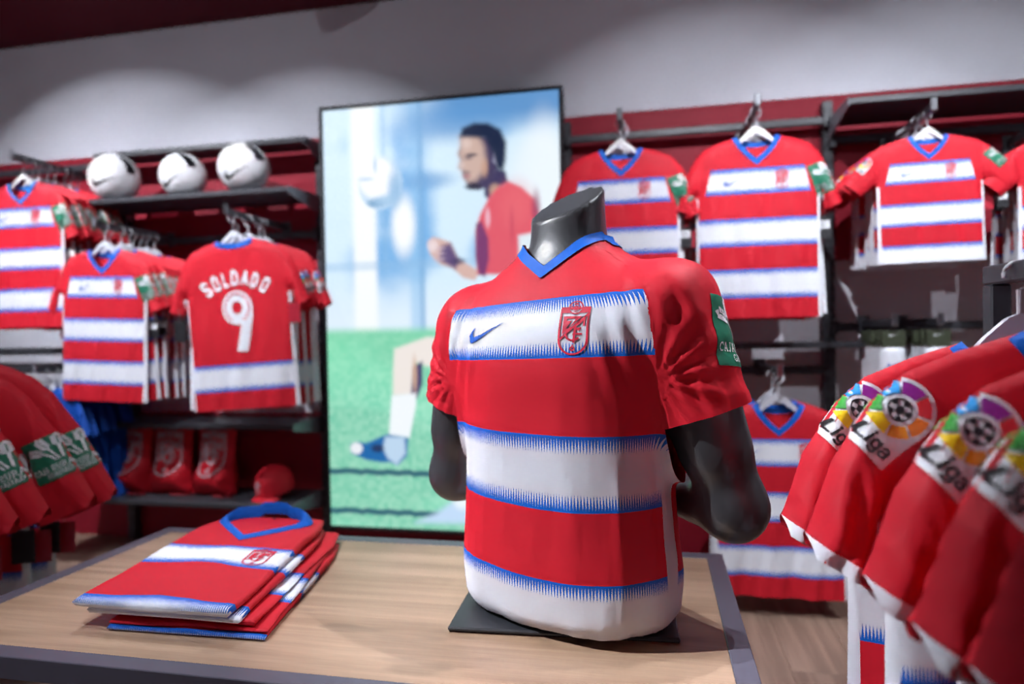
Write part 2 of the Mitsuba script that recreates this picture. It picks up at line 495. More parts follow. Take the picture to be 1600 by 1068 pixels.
def oak(p, n, uv):
    g = mikit.fbm(p.x * 2.2, p.y * 46.0, 0.0, octaves=4)
    g2 = mikit.fbm(p.x * 0.9 + 9, p.y * 9.0, 3.0, octaves=3)
    f = mikit.fbm(p.x * 20.0, p.y * 420.0, 5.0, octaves=2)
    knot = mikit.smoothstep(0.72, 0.86, mikit.fbm(p.x * 5 + 3, p.y * 15, 1.0, octaves=3))
    c = mikit.mix(srgb(156, 127, 102), srgb(180, 150, 124), mikit.smoothstep(0.3, 0.7, 0.5 * g + 0.5 * g2))
    c = c * (0.94 + 0.12 * f)
    return c * (1 - 0.2 * knot)


material('oak_top', fn=oak, rough=0.38, spec=0.55)


def floor_wood(tone):
    def fn(p, n, uv):
        g = mikit.fbm(p.x * 40.0 + tone * 31, p.y * 2.0, tone * 7.0, octaves=4)
        c = mikit.mix(srgb(130, 106, 92), srgb(150, 124, 108), mikit.smoothstep(0.3, 0.7, g))
        return c * (0.95 + 0.1 * tone)
    return fn


for k in range(3):
    material(f'plank_{k}', fn=floor_wood(k / 2), rough=0.5, spec=0.35)

# ------------------------------------------------------------------ the room
X0, X1, YF, YB, ZC = -4.6, 3.4, -3.2, 2.95, 2.55
structure('floor', rbox(X0, X1, YF, YB + 0.1, -0.1, -0.008), 'plank_0')
rng = np.random.default_rng(4)
k = 0
for i, x in enumerate(np.arange(-3.8, 1.9, 0.19)):
    y = -0.2 - (i % 3) * 0.45
    while y < YB:
        put('plank', rbox(x, x + 0.1885, max(y, -0.2), min(y + 1.36, YB), -0.01, 0.0, 0.0015), f'plank_{(i * 7 + k * 5) % 3}', 'floor')
        y += 1.3615
        k += 1
structure('ceiling', rbox(X0, X1, YF, YB + 0.1, ZC, ZC + 0.1), 'ceiling_red')
structure('wall_back', rbox(X0, X1, YB, YB + 0.12, 0, ZC), 'wall_white')
structure('wall_left', rbox(X0 - 0.1, X0, YF, YB + 0.1, 0, ZC), 'wall_white')
structure('wall_right', rbox(X1, X1 + 0.1, YF, YB + 0.1, 0, ZC), 'wall_white')
structure('wall_front', rbox(X0, X1, YF - 0.1, YF, 0, ZC), 'wall_white')
structure('trim_1', rbox(X0, X1, YB - 0.018, YB - 0.001, 1.27, 1.935), 'panel_red')
structure('trim_2', rbox(X0, X1, YB - 0.018, YB - 0.001, 0.0, 0.635), 'panel_red')

for i, (pos, aim, *_r) in enumerate(SPOTS):
    d = np.array(aim) - np.array(pos)
    d = d / np.linalg.norm(d)
    t = thing('track_spotlight', f'black ceiling spotlight aimed at {["the left end of the wall", "the ball shelf bay", "the jerseys beside the screen", "the jerseys on the right wall", "the mannequin from the left", "the table from the back", "the folded jerseys from the front", "the mannequin from the right", "the right floor rail", "the left floor rail", "the low part of the right wall", "the low shelves", "the wall behind the viewer", "the right side wall", "the left side wall"][i]}', 'spotlight')
    can = lathe([(0.0, -0.13), (0.035, -0.13), (0.038, -0.125), (0.042, -0.02), (0.042, -0.005), (0.038, -0.005), (0.036, -0.03), (0.0, -0.03)], 24)
    z = d
    x = np.cross([0.1, 1, 0], z)
    x /= np.linalg.norm(x)
    M = np.eye(4)
    M[:3, 0], M[:3, 1], M[:3, 2], M[:3, 3] = x, np.cross(z, x), z, np.array(pos)
    can.apply_transform(M)
    put('housing', can, 'black_metal', t, smooth=40)
    b = np.array(pos) - d * 0.09
    put('stem', tube([b, [b[0], b[1], ZC]], 0.009), 'black_metal', t, smooth=40)

# ------------------------------------------------------------------ the display screen
SX0, SX1, SZ0, SZ1, SY = -1.437, -0.370, 0.148, 2.008, 2.79


def seg_poly(x, y, pts):
    """Signed distance to a polygon, negative inside."""
    n = len(pts)
    d = mi.Float(1e9)
    s = mi.Float(1.0)
    for i in range(n):
        (ax, ay), (bx, by) = pts[i], pts[i - 1]
        ex, ey = bx - ax, by - ay
        wx, wy = x - ax, y - ay
        t = dr.clip((wx * ex + wy * ey) / (ex * ex + ey * ey), 0, 1)
        d = dr.minimum(d, dr.square(wx - ex * t) + dr.square(wy - ey * t))
        c1, c2, c3 = y >= ay, y < by, ex * wy > ey * wx
        flip = (c1 & c2 & c3) | (~c1 & ~c2 & ~c3)
        s = dr.select(flip, -s, s)
    return s * dr.sqrt(d)


def on_screen(px):
    q = [at(a, b, y=SY) for a, b in px]
    return [(float(p[0] - SX0), float(p[2] - SZ0)) for p in q]


PIC = {k: on_screen(v) for k, v in dict(
    hair=[(718, 214), (722, 200), (740, 192), (762, 192), (782, 202), (791, 222), (790, 250), (786, 268), (776, 262), (770, 240), (758, 216), (738, 214)],
    face=[(720, 213), (745, 211), (764, 214), (774, 240), (778, 262), (770, 276), (762, 292), (748, 297), (734, 294), (728, 284), (724, 276), (722, 266), (717, 262), (720, 250), (716, 240), (720, 228)],
    lit=[(719, 213), (748, 212), (756, 228), (759, 250), (754, 270), (744, 282), (732, 285), (727, 281), (724, 274), (722, 266), (717, 262), (720, 250), (716, 240), (720, 228)],
    shade=[(752, 216), (766, 222), (775, 245), (778, 262), (772, 272), (762, 292), (744, 298), (731, 294), (729, 288), (745, 290), (756, 276), (760, 250)],
    neck=[(756, 284), (776, 262), (790, 268), (794, 286), (778, 294), (764, 312), (757, 306)],
    ear=[(772, 240), (778, 234), (784, 238), (783, 250), (776, 257), (771, 252)],
    shirt=[(764, 308), (778, 292), (795, 283), (815, 292), (835, 310), (842, 335), (838, 362), (810, 368), (812, 430), (746, 428), (743, 360), (750, 335)],
    stripe=[(744, 350), (752, 345), (763, 372), (764, 405), (758, 432), (748, 428), (743, 400)],
    arm=[(668, 378), (676, 370), (686, 372), (704, 378), (712, 396), (716, 404), (750, 424), (742, 438), (724, 434), (706, 418), (690, 414), (680, 406), (672, 396)],
    wrist=[(690, 384), (704, 380), (712, 396), (718, 406), (712, 420), (700, 414), (686, 406)],
    sleeve_gap=[(810, 370), (838, 360), (836, 440), (808, 440)],
    thigh=[(640, 536), (668, 526), (720, 528), (720, 570), (668, 572), (650, 566), (648, 600), (646, 618), (614, 618), (614, 580), (616, 545)],
    calf=[(646, 572), (660, 564), (660, 600), (652, 622), (642, 616)],
    sock=[(612, 618), (650, 614), (650, 632), (640, 684), (608, 680)],
    boot=[(548, 694), (560, 690), (572, 692), (590, 684), (606, 678), (638, 684), (636, 712), (622, 726), (610, 722), (596, 722), (572, 718), (550, 708)],
    heel=[(602, 682), (632, 682), (634, 708), (620, 726), (606, 716), (598, 700)],
    foot2=[(650, 816), (680, 802), (712, 780), (740, 766), (740, 818)],
).items()}


def blob(x, y, px, py, rx, ry, soft):
    q = at(px, py, y=SY)
    s = 345.0
    d = dr.sqrt(dr.square((x - float(q[0] - SX0)) / (rx / s)) + dr.square((y - float(q[2] - SZ0)) / (ry / s)))
    return 1 - mikit.smoothstep(1 - soft, 1 + soft, d)


def picture(p, n, uv):
    x, y = uv.x, uv.y  # metres on the panel
    L = lambda *c: C3(srgb(*c))  # noqa: E731
    grass_z = float(at(600, 516, y=SY)[2] - SZ0)
    w = SX1 - SX0
    n1 = mikit.fbm(x * 5.0, y * 1.2, 2.0, octaves=3)
    n2 = mikit.fbm(x * 2.4 + 5, y * 5.0, 7.0, octaves=3)
    sky = mikit.mix(srgb(116, 178, 232), srgb(214, 238, 254), mikit.smoothstep(0.30, 0.60, 0.55 * n1 + 0.45 * n2))
    hgt = y / (SZ1 - SZ0)
    sky = sky * (1 - mikit.smoothstep(0.62, 0.48, hgt)) + L(226, 242, 255) * mikit.smoothstep(0.62, 0.48, hgt)
    sky = sky * (1 - mikit.smoothstep(0.90, 0.97, hgt) * mikit.smoothstep(0.3, 0.6, x / w)) + L(96, 150, 205) * (mikit.smoothstep(0.90, 0.97, hgt) * mikit.smoothstep(0.3, 0.6, x / w))
    c = mi.Color3f(sky)

    def over(c, col, a):
        return c * (1 - a) + L(*col) * a
    c = over(c, (248, 253, 255), 1 - mikit.smoothstep(0.035, 0.075, dr.abs(x - 0.19)))
    c = over(c, (150, 200, 240), 0.6 * (1 - mikit.smoothstep(0.01, 0.05, dr.abs(x - 0.43))))
    c = over(c, (250, 254, 255), blob(x, y, 630, 352, 18, 44, 0.5))
    c = over(c, (250, 253, 255), blob(x, y, 850, 300, 30, 90, 0.6))
    c = over(c, (236, 247, 255), 0.85 * blob(x, y, 840, 280, 46, 60, 0.5))
    c = over(c, (104, 160, 214), 0.7 * blob(x, y, 668, 282, 36, 12, 0.7))
    c = over(c, (96, 156, 214), 0.75 * blob(x, y, 700, 190, 80, 26, 0.7))
    c = over(c, (110, 164, 212), 0.5 * (1 - mikit.smoothstep(0.006, 0.022, dr.abs(x - 0.455))))
    c = over(c, (130, 180, 222), 0.45 * (1 - mikit.smoothstep(0.004, 0.018, dr.abs(x - 0.285))) * mikit.smoothstep(1.0, 1.3, y))
    c = over(c, (140, 186, 226), 0.4 * (1 - mikit.smoothstep(0.010, 0.03, dr.abs(y - 1.16))))
    # pitch
    g = mikit.fbm(x * 60, y * 60, 1.0, octaves=2)
    far = mikit.smoothstep(grass_z - 0.45, grass_z, y)
    grass = mikit.mix(srgb(112, 204, 172), srgb(170, 232, 204), g) * (1 - 0.55 * far) + L(128, 224, 176) * (0.55 * far)
    grass = grass * (0.94 + 0.12 * mikit.smoothstep(0.4, 0.6, mikit.noise(x * 1.5, y * 9.0, 4.0)))
    k = 1 - mikit.smoothstep(grass_z - 0.02, grass_z + 0.03, y)
    c = c * (1 - k) + grass * k
    for py in (738, 800):
        q = float(at(600, py, y=SY)[2] - SZ0)
        c = over(c, (30, 84, 110), 0.9 * (1 - mikit.smoothstep(0.006, 0.020, dr.abs(y - q + (mikit.noise(x * 40, 0.0, 9.0) - 0.5) * 0.01))))
    # ball in the air
    c = over(c, (186, 216, 242), blob(x, y, 594, 286, 36, 40, 0.06))
    c = over(c, (250, 252, 255), blob(x, y, 588, 278, 30, 32, 0.25))
    c = over(c, (36, 120, 170), 0.8 * blob(x, y, 588, 317, 14, 6, 0.6))
    c = over(c, (140, 184, 222), 0.85 * blob(x, y, 617, 294, 11, 26, 0.7))
    c = over(c, (160, 198, 230), 0.8 * blob(x, y, 600, 314, 18, 8, 0.7))
    c = over(c, (150, 190, 224), 0.7 * blob(x, y, 586, 258, 3, 12, 0.6))
    c = over(c, (176, 204, 232), 0.8 * blob(x, y, 572, 280, 12, 3, 0.6))

    def fill(c, key, col, soft=0.010):
        a = 1 - mikit.smoothstep(-soft, soft, seg_poly(x, y, PIC[key]))
        return over(c, col, a)
    c = fill(c, 'foot2', (196, 222, 250), 0.02)
    c = over(c, (240, 250, 255), blob(x, y, 722, 778, 14, 16, 0.5))
    c = fill(c, 'thigh', (240, 232, 226), 0.012)
    c = fill(c, 'calf', (70, 62, 112), 0.01)
    c = over(c, (214, 176, 150), 0.8 * blob(x, y, 648, 585, 4, 26, 0.6))
    c = fill(c, 'sock', (244, 250, 255))
    c = fill(c, 'boot', (24, 104, 172))
    c = fill(c, 'heel', (190, 216, 240), 0.012)
    c = over(c, (236, 240, 246), blob(x, y, 557, 700, 10, 9, 0.3))
    c = over(c, (30, 44, 84), 0.9 * blob(x, y, 590, 700, 10, 6, 0.5))
    c = fill(c, 'neck', (58, 50, 92))
    c = over(c, (206, 164, 142), 0.85 * blob(x, y, 773, 297, 8, 9, 0.6))
    c = fill(c, 'face', (64, 54, 92))
    c = fill(c, 'lit', (206, 176, 164), 0.022)
    c = over(c, (228, 204, 196), 0.7 * blob(x, y, 728, 224, 8, 8, 0.7))
    c = over(c, (214, 168, 140), 0.7 * blob(x, y, 757, 262, 5, 12, 0.7))
    c = over(c, (226, 206, 202), 0.6 * blob(x, y, 721, 258, 4, 6, 0.7))
    c = over(c, (40, 36, 66), 0.85 * blob(x, y, 736, 242, 9, 2.5, 0.6))
    c = over(c, (54, 46, 76), 0.6 * blob(x, y, 732, 247, 6, 2.5, 0.7))
    c = over(c, (170, 110, 122), 0.8 * blob(x, y, 729, 275, 6, 3, 0.6))
    c = over(c, (52, 44, 70), 0.6 * blob(x, y, 729, 269, 6, 2, 0.7))
    c = over(c, (34, 30, 52), 0.9 * blob(x, y, 739, 291, 12, 5, 0.5))
    c = fill(c, 'ear', (206, 206, 236))
    c = over(c, (90, 78, 120), 0.6 * blob(x, y, 777, 247, 2.5, 5, 0.6))
    c = fill(c, 'hair', (18, 34, 66), 0.013)
    c = fill(c, 'arm', (216, 180, 170))
    c = over(c, (240, 224, 226), 0.8 * blob(x, y, 676, 384, 8, 9, 0.5))
    c = fill(c, 'wrist', (96, 74, 122), 0.014)
    for k in range(3):
        c = over(c, (204, 180, 196), 0.7 * blob(x, y, 688, 388 + 8 * k, 8, 2, 0.6))
    c = over(c, (60, 52, 92), 0.7 * blob(x, y, 716, 408, 10, 5, 0.6))
    c = fill(c, 'sleeve_gap', (226, 238, 246), 0.01)
    c = fill(c, 'shirt', (226, 88, 104), 0.011)
    c = fill(c, 'stripe', (122, 52, 108), 0.01)
    c = over(c, (240, 112, 120), 0.5 * blob(x, y, 806, 320, 22, 30, 0.8))
    c = over(c, (150, 56, 96), 0.75 * blob(x, y, 838, 326, 6, 24, 0.7))
    c = over(c, (190, 62, 92), 0.5 * blob(x, y, 800, 352, 3, 26, 0.7))
    c = over(c, (240, 190, 206), 0.8 * blob(x, y, 762, 340, 4, 14, 0.5))
    return c


t = thing('display_screen', 'tall upright video screen showing a footballer on a green pitch', 'screen')
put('casing', join(rbox(SX0 - 0.012, SX1 + 0.012, SY + 0.004, SY + 0.075, SZ0 - 0.012, SZ1 + 0.012, 0.004)), 'card_black', t)
v = np.array([[SX0, SY, SZ0], [SX1, SY, SZ0], [SX1, SY, SZ1], [SX0, SY, SZ1]])
key = put('panel', (v, np.array([[0, 1, 2, 3]])), 'card_black', t, uv=np.array([[0, 0], [SX1 - SX0, 0], [SX1 - SX0, SZ1 - SZ0], [0, SZ1 - SZ0]]), label='lit panel with a player heading for a ball')
scene[key]['emitter'] = {'type': 'area', 'radiance': mikit.proc(picture)}
for a, b, c, d in ((SX0 - 0.014, SX0, SZ0 - 0.014, SZ1 + 0.014), (SX1, SX1 + 0.014, SZ0 - 0.014, SZ1 + 0.014), (SX0, SX1, SZ0 - 0.014, SZ0), (SX0, SX1, SZ1, SZ1 + 0.014)):
    put('bezel', rbox(a, b, SY - 0.012, SY + 0.02, c, d, 0.002), 'card_black', t)
for x in (-1.2, -0.6):
    put('wall_mount', rbox(x, x + 0.06, SY + 0.07, YB - 0.001, 0.5, 1.7), 'black_metal', t)

# ------------------------------------------------------------------ wall racking
POSTS = [(-3.66, 'at the far left of the wall'), (-2.575, 'between the two left bays'), (-1.510, 'left of the screen'), (-0.355, 'right of the screen'), (0.690, 'right of the two front facing jerseys'), (1.75, 'at the far right of the wall')]
YP = 2.885  # front of the posts
slot = [rbox(-0.004, 0.004, -0.0015, 0.001, z, z + 0.022, 0.0005) for z in np.arange(0.1, 1.9, 0.05)]
for x, where in POSTS:
    t = thing('rack_post', f'black slotted wall upright {where}', 'post')
    put('upright', rbox(x - 0.02, x + 0.02, YP, YB - 0.001, 0.0, 1.90), 'black_metal', t)
    sk = put('slot_strip', join(*[s.copy().apply_translation([x + dx, YP - 0.0005, 0]) for s in slot for dx in (-0.010, 0.010)]), 'card_black', t)
    labels[sk] = {'kind': 'stuff'}


def bar(x0, x1, z, where, y=YP, h=0.032):
    t = thing('rack_bar', f'black metal hanging bar {where}', 'bar')
    put('tube', rbox(x0 + 0.02, x1 - 0.02, y - 0.028, y - 0.003, z - h / 2, z + h / 2, 0.004), 'black_metal', t)
    for x in (x0 + 0.012, x1 - 0.012):
        put('end_bracket', rbox(x - 0.012, x + 0.012, y - 0.032, y + 0.002, z - h / 2 - 0.012, z + h / 2 + 0.012), 'black_metal', t)


bar(-3.66, -2.575, 1.865, 'at the top of the far left bay')
bar(-2.575, -1.510, 1.475, 'under the ball shelf')
bar(-0.355, 0.690, 1.817, 'behind the two front facing jerseys right of the screen')
bar(0.690, 1.75, 1.735, 'behind the child jersey on the right wall')
bar(-0.355, 0.690, 0.832, 'behind the low jersey beside the mannequin arm')
bar(0.690, 1.75, 1.000, 'that the sock packs hang on')
bar(-3.66, -2.575, 0.950, 'below the leftmost jerseys')
bar(-3.66, -2.575, 0.860, 'that carries the blue tops')


def shelf(x0, x1, z, yf, label, th=0.022):
    t = thing('wall_shelf', label, 'shelf')
    put('board', rbox(x0 + 0.006, x1 - 0.006, yf, YP - 0.002, z - th, z, 0.002), 'black_metal', t)
    for x in (x0, x1 - 0.005):
        prof = Polygon([(yf, z + 0.002), (YP, z + 0.012), (YP, z - 0.075), (yf, z - th - 0.006)])
        m = trimesh.creation.extrude_polygon(prof, 0.005, engine='earcut')
        m.vertices = np.c_[m.vertices[:, 2] + x, m.vertices[:, 0], m.vertices[:, 1]]
        m.fix_normals()
        put('side_bracket', m, 'bracket_metal', t)
    return t


shelf(-2.60, -1.505, 1.640, 2.60, 'black metal shelf carrying the three white footballs')
shelf(-2.60, -1.505, 1.888, 2.74, 'empty black shelf above the footballs')
shelf(-2.60, -1.505, 0.625, 2.60, 'black metal shelf above the red bags')
shelf(-2.53, -1.505, 0.285, 2.58, 'black metal shelf carrying the red bags and the cap')
shelf(0.690, 1.75, 1.815, 2.60, 'black shelf at the top of the right wall over the child jersey')
shelf(-0.33, 0.80, 0.945, 2.70, 'dark shelf above the low jersey beside the mannequin')


def hanging_arm(x, z, y_tip, where):
    t = thing('hanging_arm', f'black arm on the wall {where}', 'hanging arm')
    put('beam', rbox(x - 0.008, x + 0.008, y_tip, YP - 0.03, z - 0.014, z + 0.014, 0.002), 'black_metal', t)
    put('end_plate', rbox(x - 0.010, x + 0.010, y_tip - 0.006, y_tip, z - 0.012, z + 0.030, 0.002), 'steel', t)
    put('clamp', rbox(x - 0.022, x + 0.022, YP - 0.036, YP - 0.0285, z - 0.04, z + 0.03), 'black_metal', t)


# ------------------------------------------------------------------ hung jerseys
class Jersey:
    """A jersey as it hangs: two sheets of cloth cut from one pattern, puffed apart, folded, open at neck, cuffs and hem. Local: x right, z up with the neck corners at 0, front towards -y."""

    def __init__(self, seed, shape, step, t_body, t_sleeve, fold, hem=0.0, sleeve_fold=None, pleat=0.0):
        self.seed, self.fold, self.tb, self.ts, self.hem, self.shape = seed, fold, t_body, t_sleeve, hem, shape
        half = {
            'drop': [(0.078, 0.745), (0.150, 0.724), (0.205, 0.700), (0.242, 0.660), (0.278, 0.580), (0.322, 0.462), (0.316, 0.450), (0.262, 0.428), (0.258, 0.432), (0.2455, 0.512), (0.2415, 0.512), (0.242, 0.30), (0.247, hem)],
            'wide': [(0.078, 0.745), (0.150, 0.728), (0.215, 0.708), (0.270, 0.672), (0.345, 0.600), (0.395, 0.530), (0.390, 0.518), (0.318, 0.462), (0.310, 0.466), (0.2475, 0.520), (0.2435, 0.516), (0.243, 0.30), (0.247, hem)],
            'rail': [(0.078, 0.745), (0.150, 0.722), (0.215, 0.694), (0.258, 0.655), (0.305, 0.580), (0.338, 0.480), (0.332, 0.455), (0.258, 0.415), (0.256, 0.420), (0.2455, 0.500), (0.2415, 0.500), (0.243, 0.30), (0.249, hem)],
            'long': [(0.078, 0.745), (0.150, 0.720), (0.205, 0.690), (0.250, 0.646), (0.312, 0.550), (0.394, 0.380), (0.388, 0.356), (0.2625, 0.306), (0.2580, 0.312), (0.2475, 0.490), (0.2425, 0.490), (0.243, 0.30), (0.247, hem)],
        }[shape]
        self.half, self.pleat = half, pleat
        self.sf = 2.2 * fold if sleeve_fold is None else sleeve_fold
        neck_f = [(0, 0.648), (0.030, 0.674), (0.058, 0.708)]
        neck_b = [(0, 0.722), (0.040, 0.726), (0.062, 0.733)]
        mirror = lambda q: [(-a, b) for a, b in q[::-1]]  # noqa: E731
        full = lambda nk: Polygon(nk + half + mirror(half) + mirror(nk[1:]))  # noqa: E731
        cuff = (5, 6, 7)
        closed = [LineString(half[0:6]), LineString(half[7:13])]
        closed += [affinity.scale(c, -1, 1, origin=(0, 0)) for c in closed]
        self.closed = unary_union(closed)
        self.sheets = {}
        for side, nk in (('front', neck_f), ('back', neck_b)):
            p, f = flat_mesh(full(nk), step)
            v = self.place(p, side)
            if side == 'back':
                f = f[:, ::-1]
            n = vertex_normals(v, f)
            self.sheets[side] = (p, v, f, n)
        self.map = {s: carrier(a[0], a[1], a[3]) for s, a in self.sheets.items()}
        outline = full(neck_f).buffer(-0.0012)
        rim = outline.exterior

        def around(side, other):  # prints that run over the outer edge of a sleeve go on across its other face
            def surface(q):
                out = ~shapely.contains_xy(outline, q[:, 0], q[:, 1])
                pos, nor = self.map[side](q)
                if out.any():
                    b = shapely.get_coordinates(shapely.line_interpolate_point(rim, shapely.line_locate_point(rim, shapely.points(q[out]))))
                    pos[out], nor[out] = self.map[other](2 * b - q[out])
                return pos, nor
            return surface
        self.wrap = {'front': around('front', 'back'), 'back': around('back', 'front')}
        nf = LineString(mirror(neck_f[1:]) and ([(-0.078, 0.745)] + mirror(neck_f) + neck_f[1:] + [(0.078, 0.745)]))
        nb = LineString([(-0.078, 0.745)] + mirror(neck_b) + neck_b[1:] + [(0.078, 0.745)])
        band_f = nf.buffer(0.021, cap_style='flat', join_style='mitre').intersection(full(neck_f))
        band_b = nb.buffer(0.021, cap_style='flat').intersection(full(neck_b))
        inner = lambda q: (lambda a: (a[0], -a[1]))(self.map['back'](q))  # noqa: E731
        self.collar = join(patch(band_f, self.map['front'], 0.011, 0.0018), patch(band_b, inner, 0.011, 0.0018), patch(band_b, self.map['back'], 0.011, 0.0018))
        self.parts = {}

    def place(self, p, side):
        rs = np.random.default_rng(self.seed)
        x, y = p[:, 0], p[:, 1]
        d = shapely.distance(self.closed, shapely.points(p))
        sl = np.clip((np.abs(x) - 0.235) / 0.03, 0, 1)
        L = 0.075 * (1 - sl) + 0.042 * sl
        tt = self.tb * (1 - sl) + self.ts * sl
        bulge = tt * np.sqrt(np.clip(1 - (1 - np.clip(d / L, 0, 1)) ** 2, 0, 1))
        low = np.clip((0.72 - y) / 0.72, 0, 1)
        off = 0
        for lam in (0.16, 0.095, 0.06):
            ph, sk = rs.uniform(0, 6.28), rs.uniform(-0.25, 0.25)
            off = off + self.fold * lam / 0.16 * np.sin(2 * np.pi * (x + sk * (0.74 - y)) / lam + ph) * (0.10 + 0.9 * low ** 1.1)
        off = off + self.fold * 1.6 * (meshkit.fbm(np.c_[x * 7 + self.seed, y * 4, 0 * x + self.seed], 3, self.seed) - 0.5)
        off = off * (1 - sl) + sl * self.sf * (meshkit.fbm(np.c_[x * 26 + y * 8, y * 7, 0 * x + self.seed + 5], 3, self.seed) - 0.5)
        if self.pleat:
            along = (np.abs(x) * 0.93 + y * 0.36) * 2 * np.pi / 0.040
            off = off + sl * self.pleat * np.clip((0.66 - y) / 0.16, 0, 1) * np.sin(along + 1.5 * np.sin(y * 30) + self.seed)
        edge = 0.35 + 0.65 * np.clip(d / 0.03, 0, 1)
        s = -1 if side == 'front' else 1
        return np.c_[x, s * bulge + off * edge, y - 0.745]

    def ply(self, part):
        """The ply dict of one part, made once."""
        if part in self.parts:
            return self.parts[part]
        if part in ('front', 'back'):
            p, v, f, n = self.sheets[part]
            self.parts[part] = mikit.ply((v, f), f'cloth_{part}', True, uv=p)
        elif part == 'plain_front' or part == 'plain_back':
            p, v, f, n = self.sheets[part[6:]]
            self.parts[part] = mikit.ply((v, f), 'cloth_royal', True)
        elif part == 'collar':
            self.parts[part] = mikit.ply(self.collar, 'cloth_blue', False)
        return self.parts[part]

    def print_ply(self, name, poly, mat, side='front', step=0.012, lift=0.0012):
        if name not in self.parts:
            step = 0.006 if self.shape in ('rail', 'long') else step
            self.parts[name] = mikit.ply(patch(poly, self.wrap[side] if 'badge' in name else self.map[side], step, lift), mat, True)
        return self.parts[name]


def hanger_mesh():
    prof = []
    for x in np.linspace(-0.19, 0.19, 25):
        z = 0.006 - 0.070 * (abs(x) / 0.19) ** 1.3 + 0.036 * math.exp(-(x / 0.045) ** 2) - 0.012 * min(1, max(0, (abs(x) - 0.05) / 0.03))
        h = 0.016 + 0.016 * math.exp(-(x / 0.07) ** 2)
        prof.append((x, z, h))
    up = [(x, z) for x, z, h in prof]
    dn = [(x, z - h) for x, z, h in prof][::-1]
    m = trimesh.creation.extrude_polygon(Polygon(up + dn), 0.012, engine='earcut')
    m.vertices = np.c_[m.vertices[:, 0], 0.006 - m.vertices[:, 2], m.vertices[:, 1]]
    m.fix_normals()
    return m


def hook_mesh():
    pts = [(0, 0, 0.035), (0, 0, 0.075)]
    for a in np.radians(np.linspace(-80, 190, 16)):
        pts.append((0.020 * math.cos(a) + 0.0, 0, 0.098 + 0.020 * math.sin(a)))
    return tube([(0, 0, 0.03), (0, 0, 0.076), *pts[3:]], 0.0032, 8)


HANGER = {'clear': mikit.ply(hanger_mesh(), 'clear_plastic'), 'white': mikit.ply(hanger_mesh(), 'white_plastic')}
HOOK = mikit.ply(hook_mesh(), 'wire', 40)
TAG_CARD = {m: mikit.ply(rbox(-0.026, 0.026, -0.001, 0.001, -0.085, 0.0, 0.0005), m) for m in ('card_black', 'card_red')}
TAG_LABEL = {m: mikit.ply(rbox(-0.020, 0.020, -0.0016, -0.0011, -0.045, -0.012, 0.0001), m) for m in ('card_white', 'card_yellow')}
TAG_LINES = mikit.ply(join(*[rbox(-0.014, 0.010, -0.0019, -0.0016, -0.022 - 0.007 * i, -0.0195 - 0.007 * i, 0.0001) for i in range(3)]), 'black_print')
TAG_CORD = mikit.ply(tube([(0, 0, 0), (0.002, 0, 0.03), (0.0, 0, 0.06)], 0.0008, 5), 'card_white')


def hang(jersey, pos, label, hlabel, scale=1.0, yaw=0.0, lean=0.0, group=None, prints=(), tags=(), hanger='clear', mode='jersey', category='jersey', drop=0.10, sides=None, hook=True):
    """One jersey on its hanger; pos is where the neck corners hang."""
    W = T().translate([float(c) for c in pos]).rotate([0, 0, 1], yaw).rotate([0, 1, 0], lean).scale(scale)
    t = thing('jersey' if mode != 'plain' else 'sports_top', label, category, group)
    if mode == 'plain':
        reuse('front_panel', jersey.ply('plain_front'), t, W)
        reuse('back_panel', jersey.ply('plain_back'), t, W)
    else:
        reuse('front_panel', jersey.ply('front'), t, W)
        reuse('back_panel', jersey.ply('back'), t, W)
        reuse('collar', jersey.ply('collar'), t, W, 'blue collar')
    for name, poly, mat, side, lab in prints:
        key = name.split(':')[0]
        parent = t
        if '>' in key:
            up, key = key.split('>')
            parent = f'{t}__{up}'
        reuse(key, jersey.print_ply(name + side, poly, mat, side, lift=0.0030 if '>' in name else 0.0016), parent, W, lab)
    for (x, z, dy, card, lab) in tags:
        tp = W @ T().translate([x, dy, z])
        k = reuse('hang_tag', TAG_CARD[card], t, tp)
        reuse('cord', TAG_CORD, k, tp)
        if lab:
            reuse('sticker', TAG_LABEL[lab], k, tp)
            reuse('lettering', TAG_LINES, k, tp)
    h = thing('hanger', hlabel, 'hanger', 'hangers carrying the jerseys')
    reuse('shoulder_bar', HANGER[hanger], h, W)
    if hook:
        reuse('hook', HOOK, h, W)
    return t


def bank(x, y, h, deg, flipless=True, side='front'):
    return [('sleeve_badge:bank%s%s' % (x, side), placed(BANK_FIELD, x, y, h, deg), 'bank_green', side, 'green sponsor patch'),
            ('sleeve_badge>badge_print:bank%s%s' % (x, side), placed(BANK_PRINT, x, y, h, deg), 'white_print', side, 'white grain ears and lettering')]


def league(x, y, h, deg, side='front', full=True):
    out = [('league_badge:l%s' % x, placed(LEAGUE_FIELD, x, y, h, deg), 'white_print', side, 'white league patch')]
    names = ['keystone'] * 7 + ['football_print', 'word_print']
    for i, (hue, g) in enumerate(LEAGUE_PRINTS):
        out.append((f'league_badge>{names[i]}:l{x}{i}', placed(g, x, y, h, deg), hue, side, None))
    return out


CHEST = [('chest_mark', placed(CHECK, -0.095, 0.556, 0.072), 'mark_blue', 'front', 'small blue tick mark'), ('crest', placed(CREST, 0.095, 0.560, 0.082), 'crest_red', 'front', 'red club shield')]

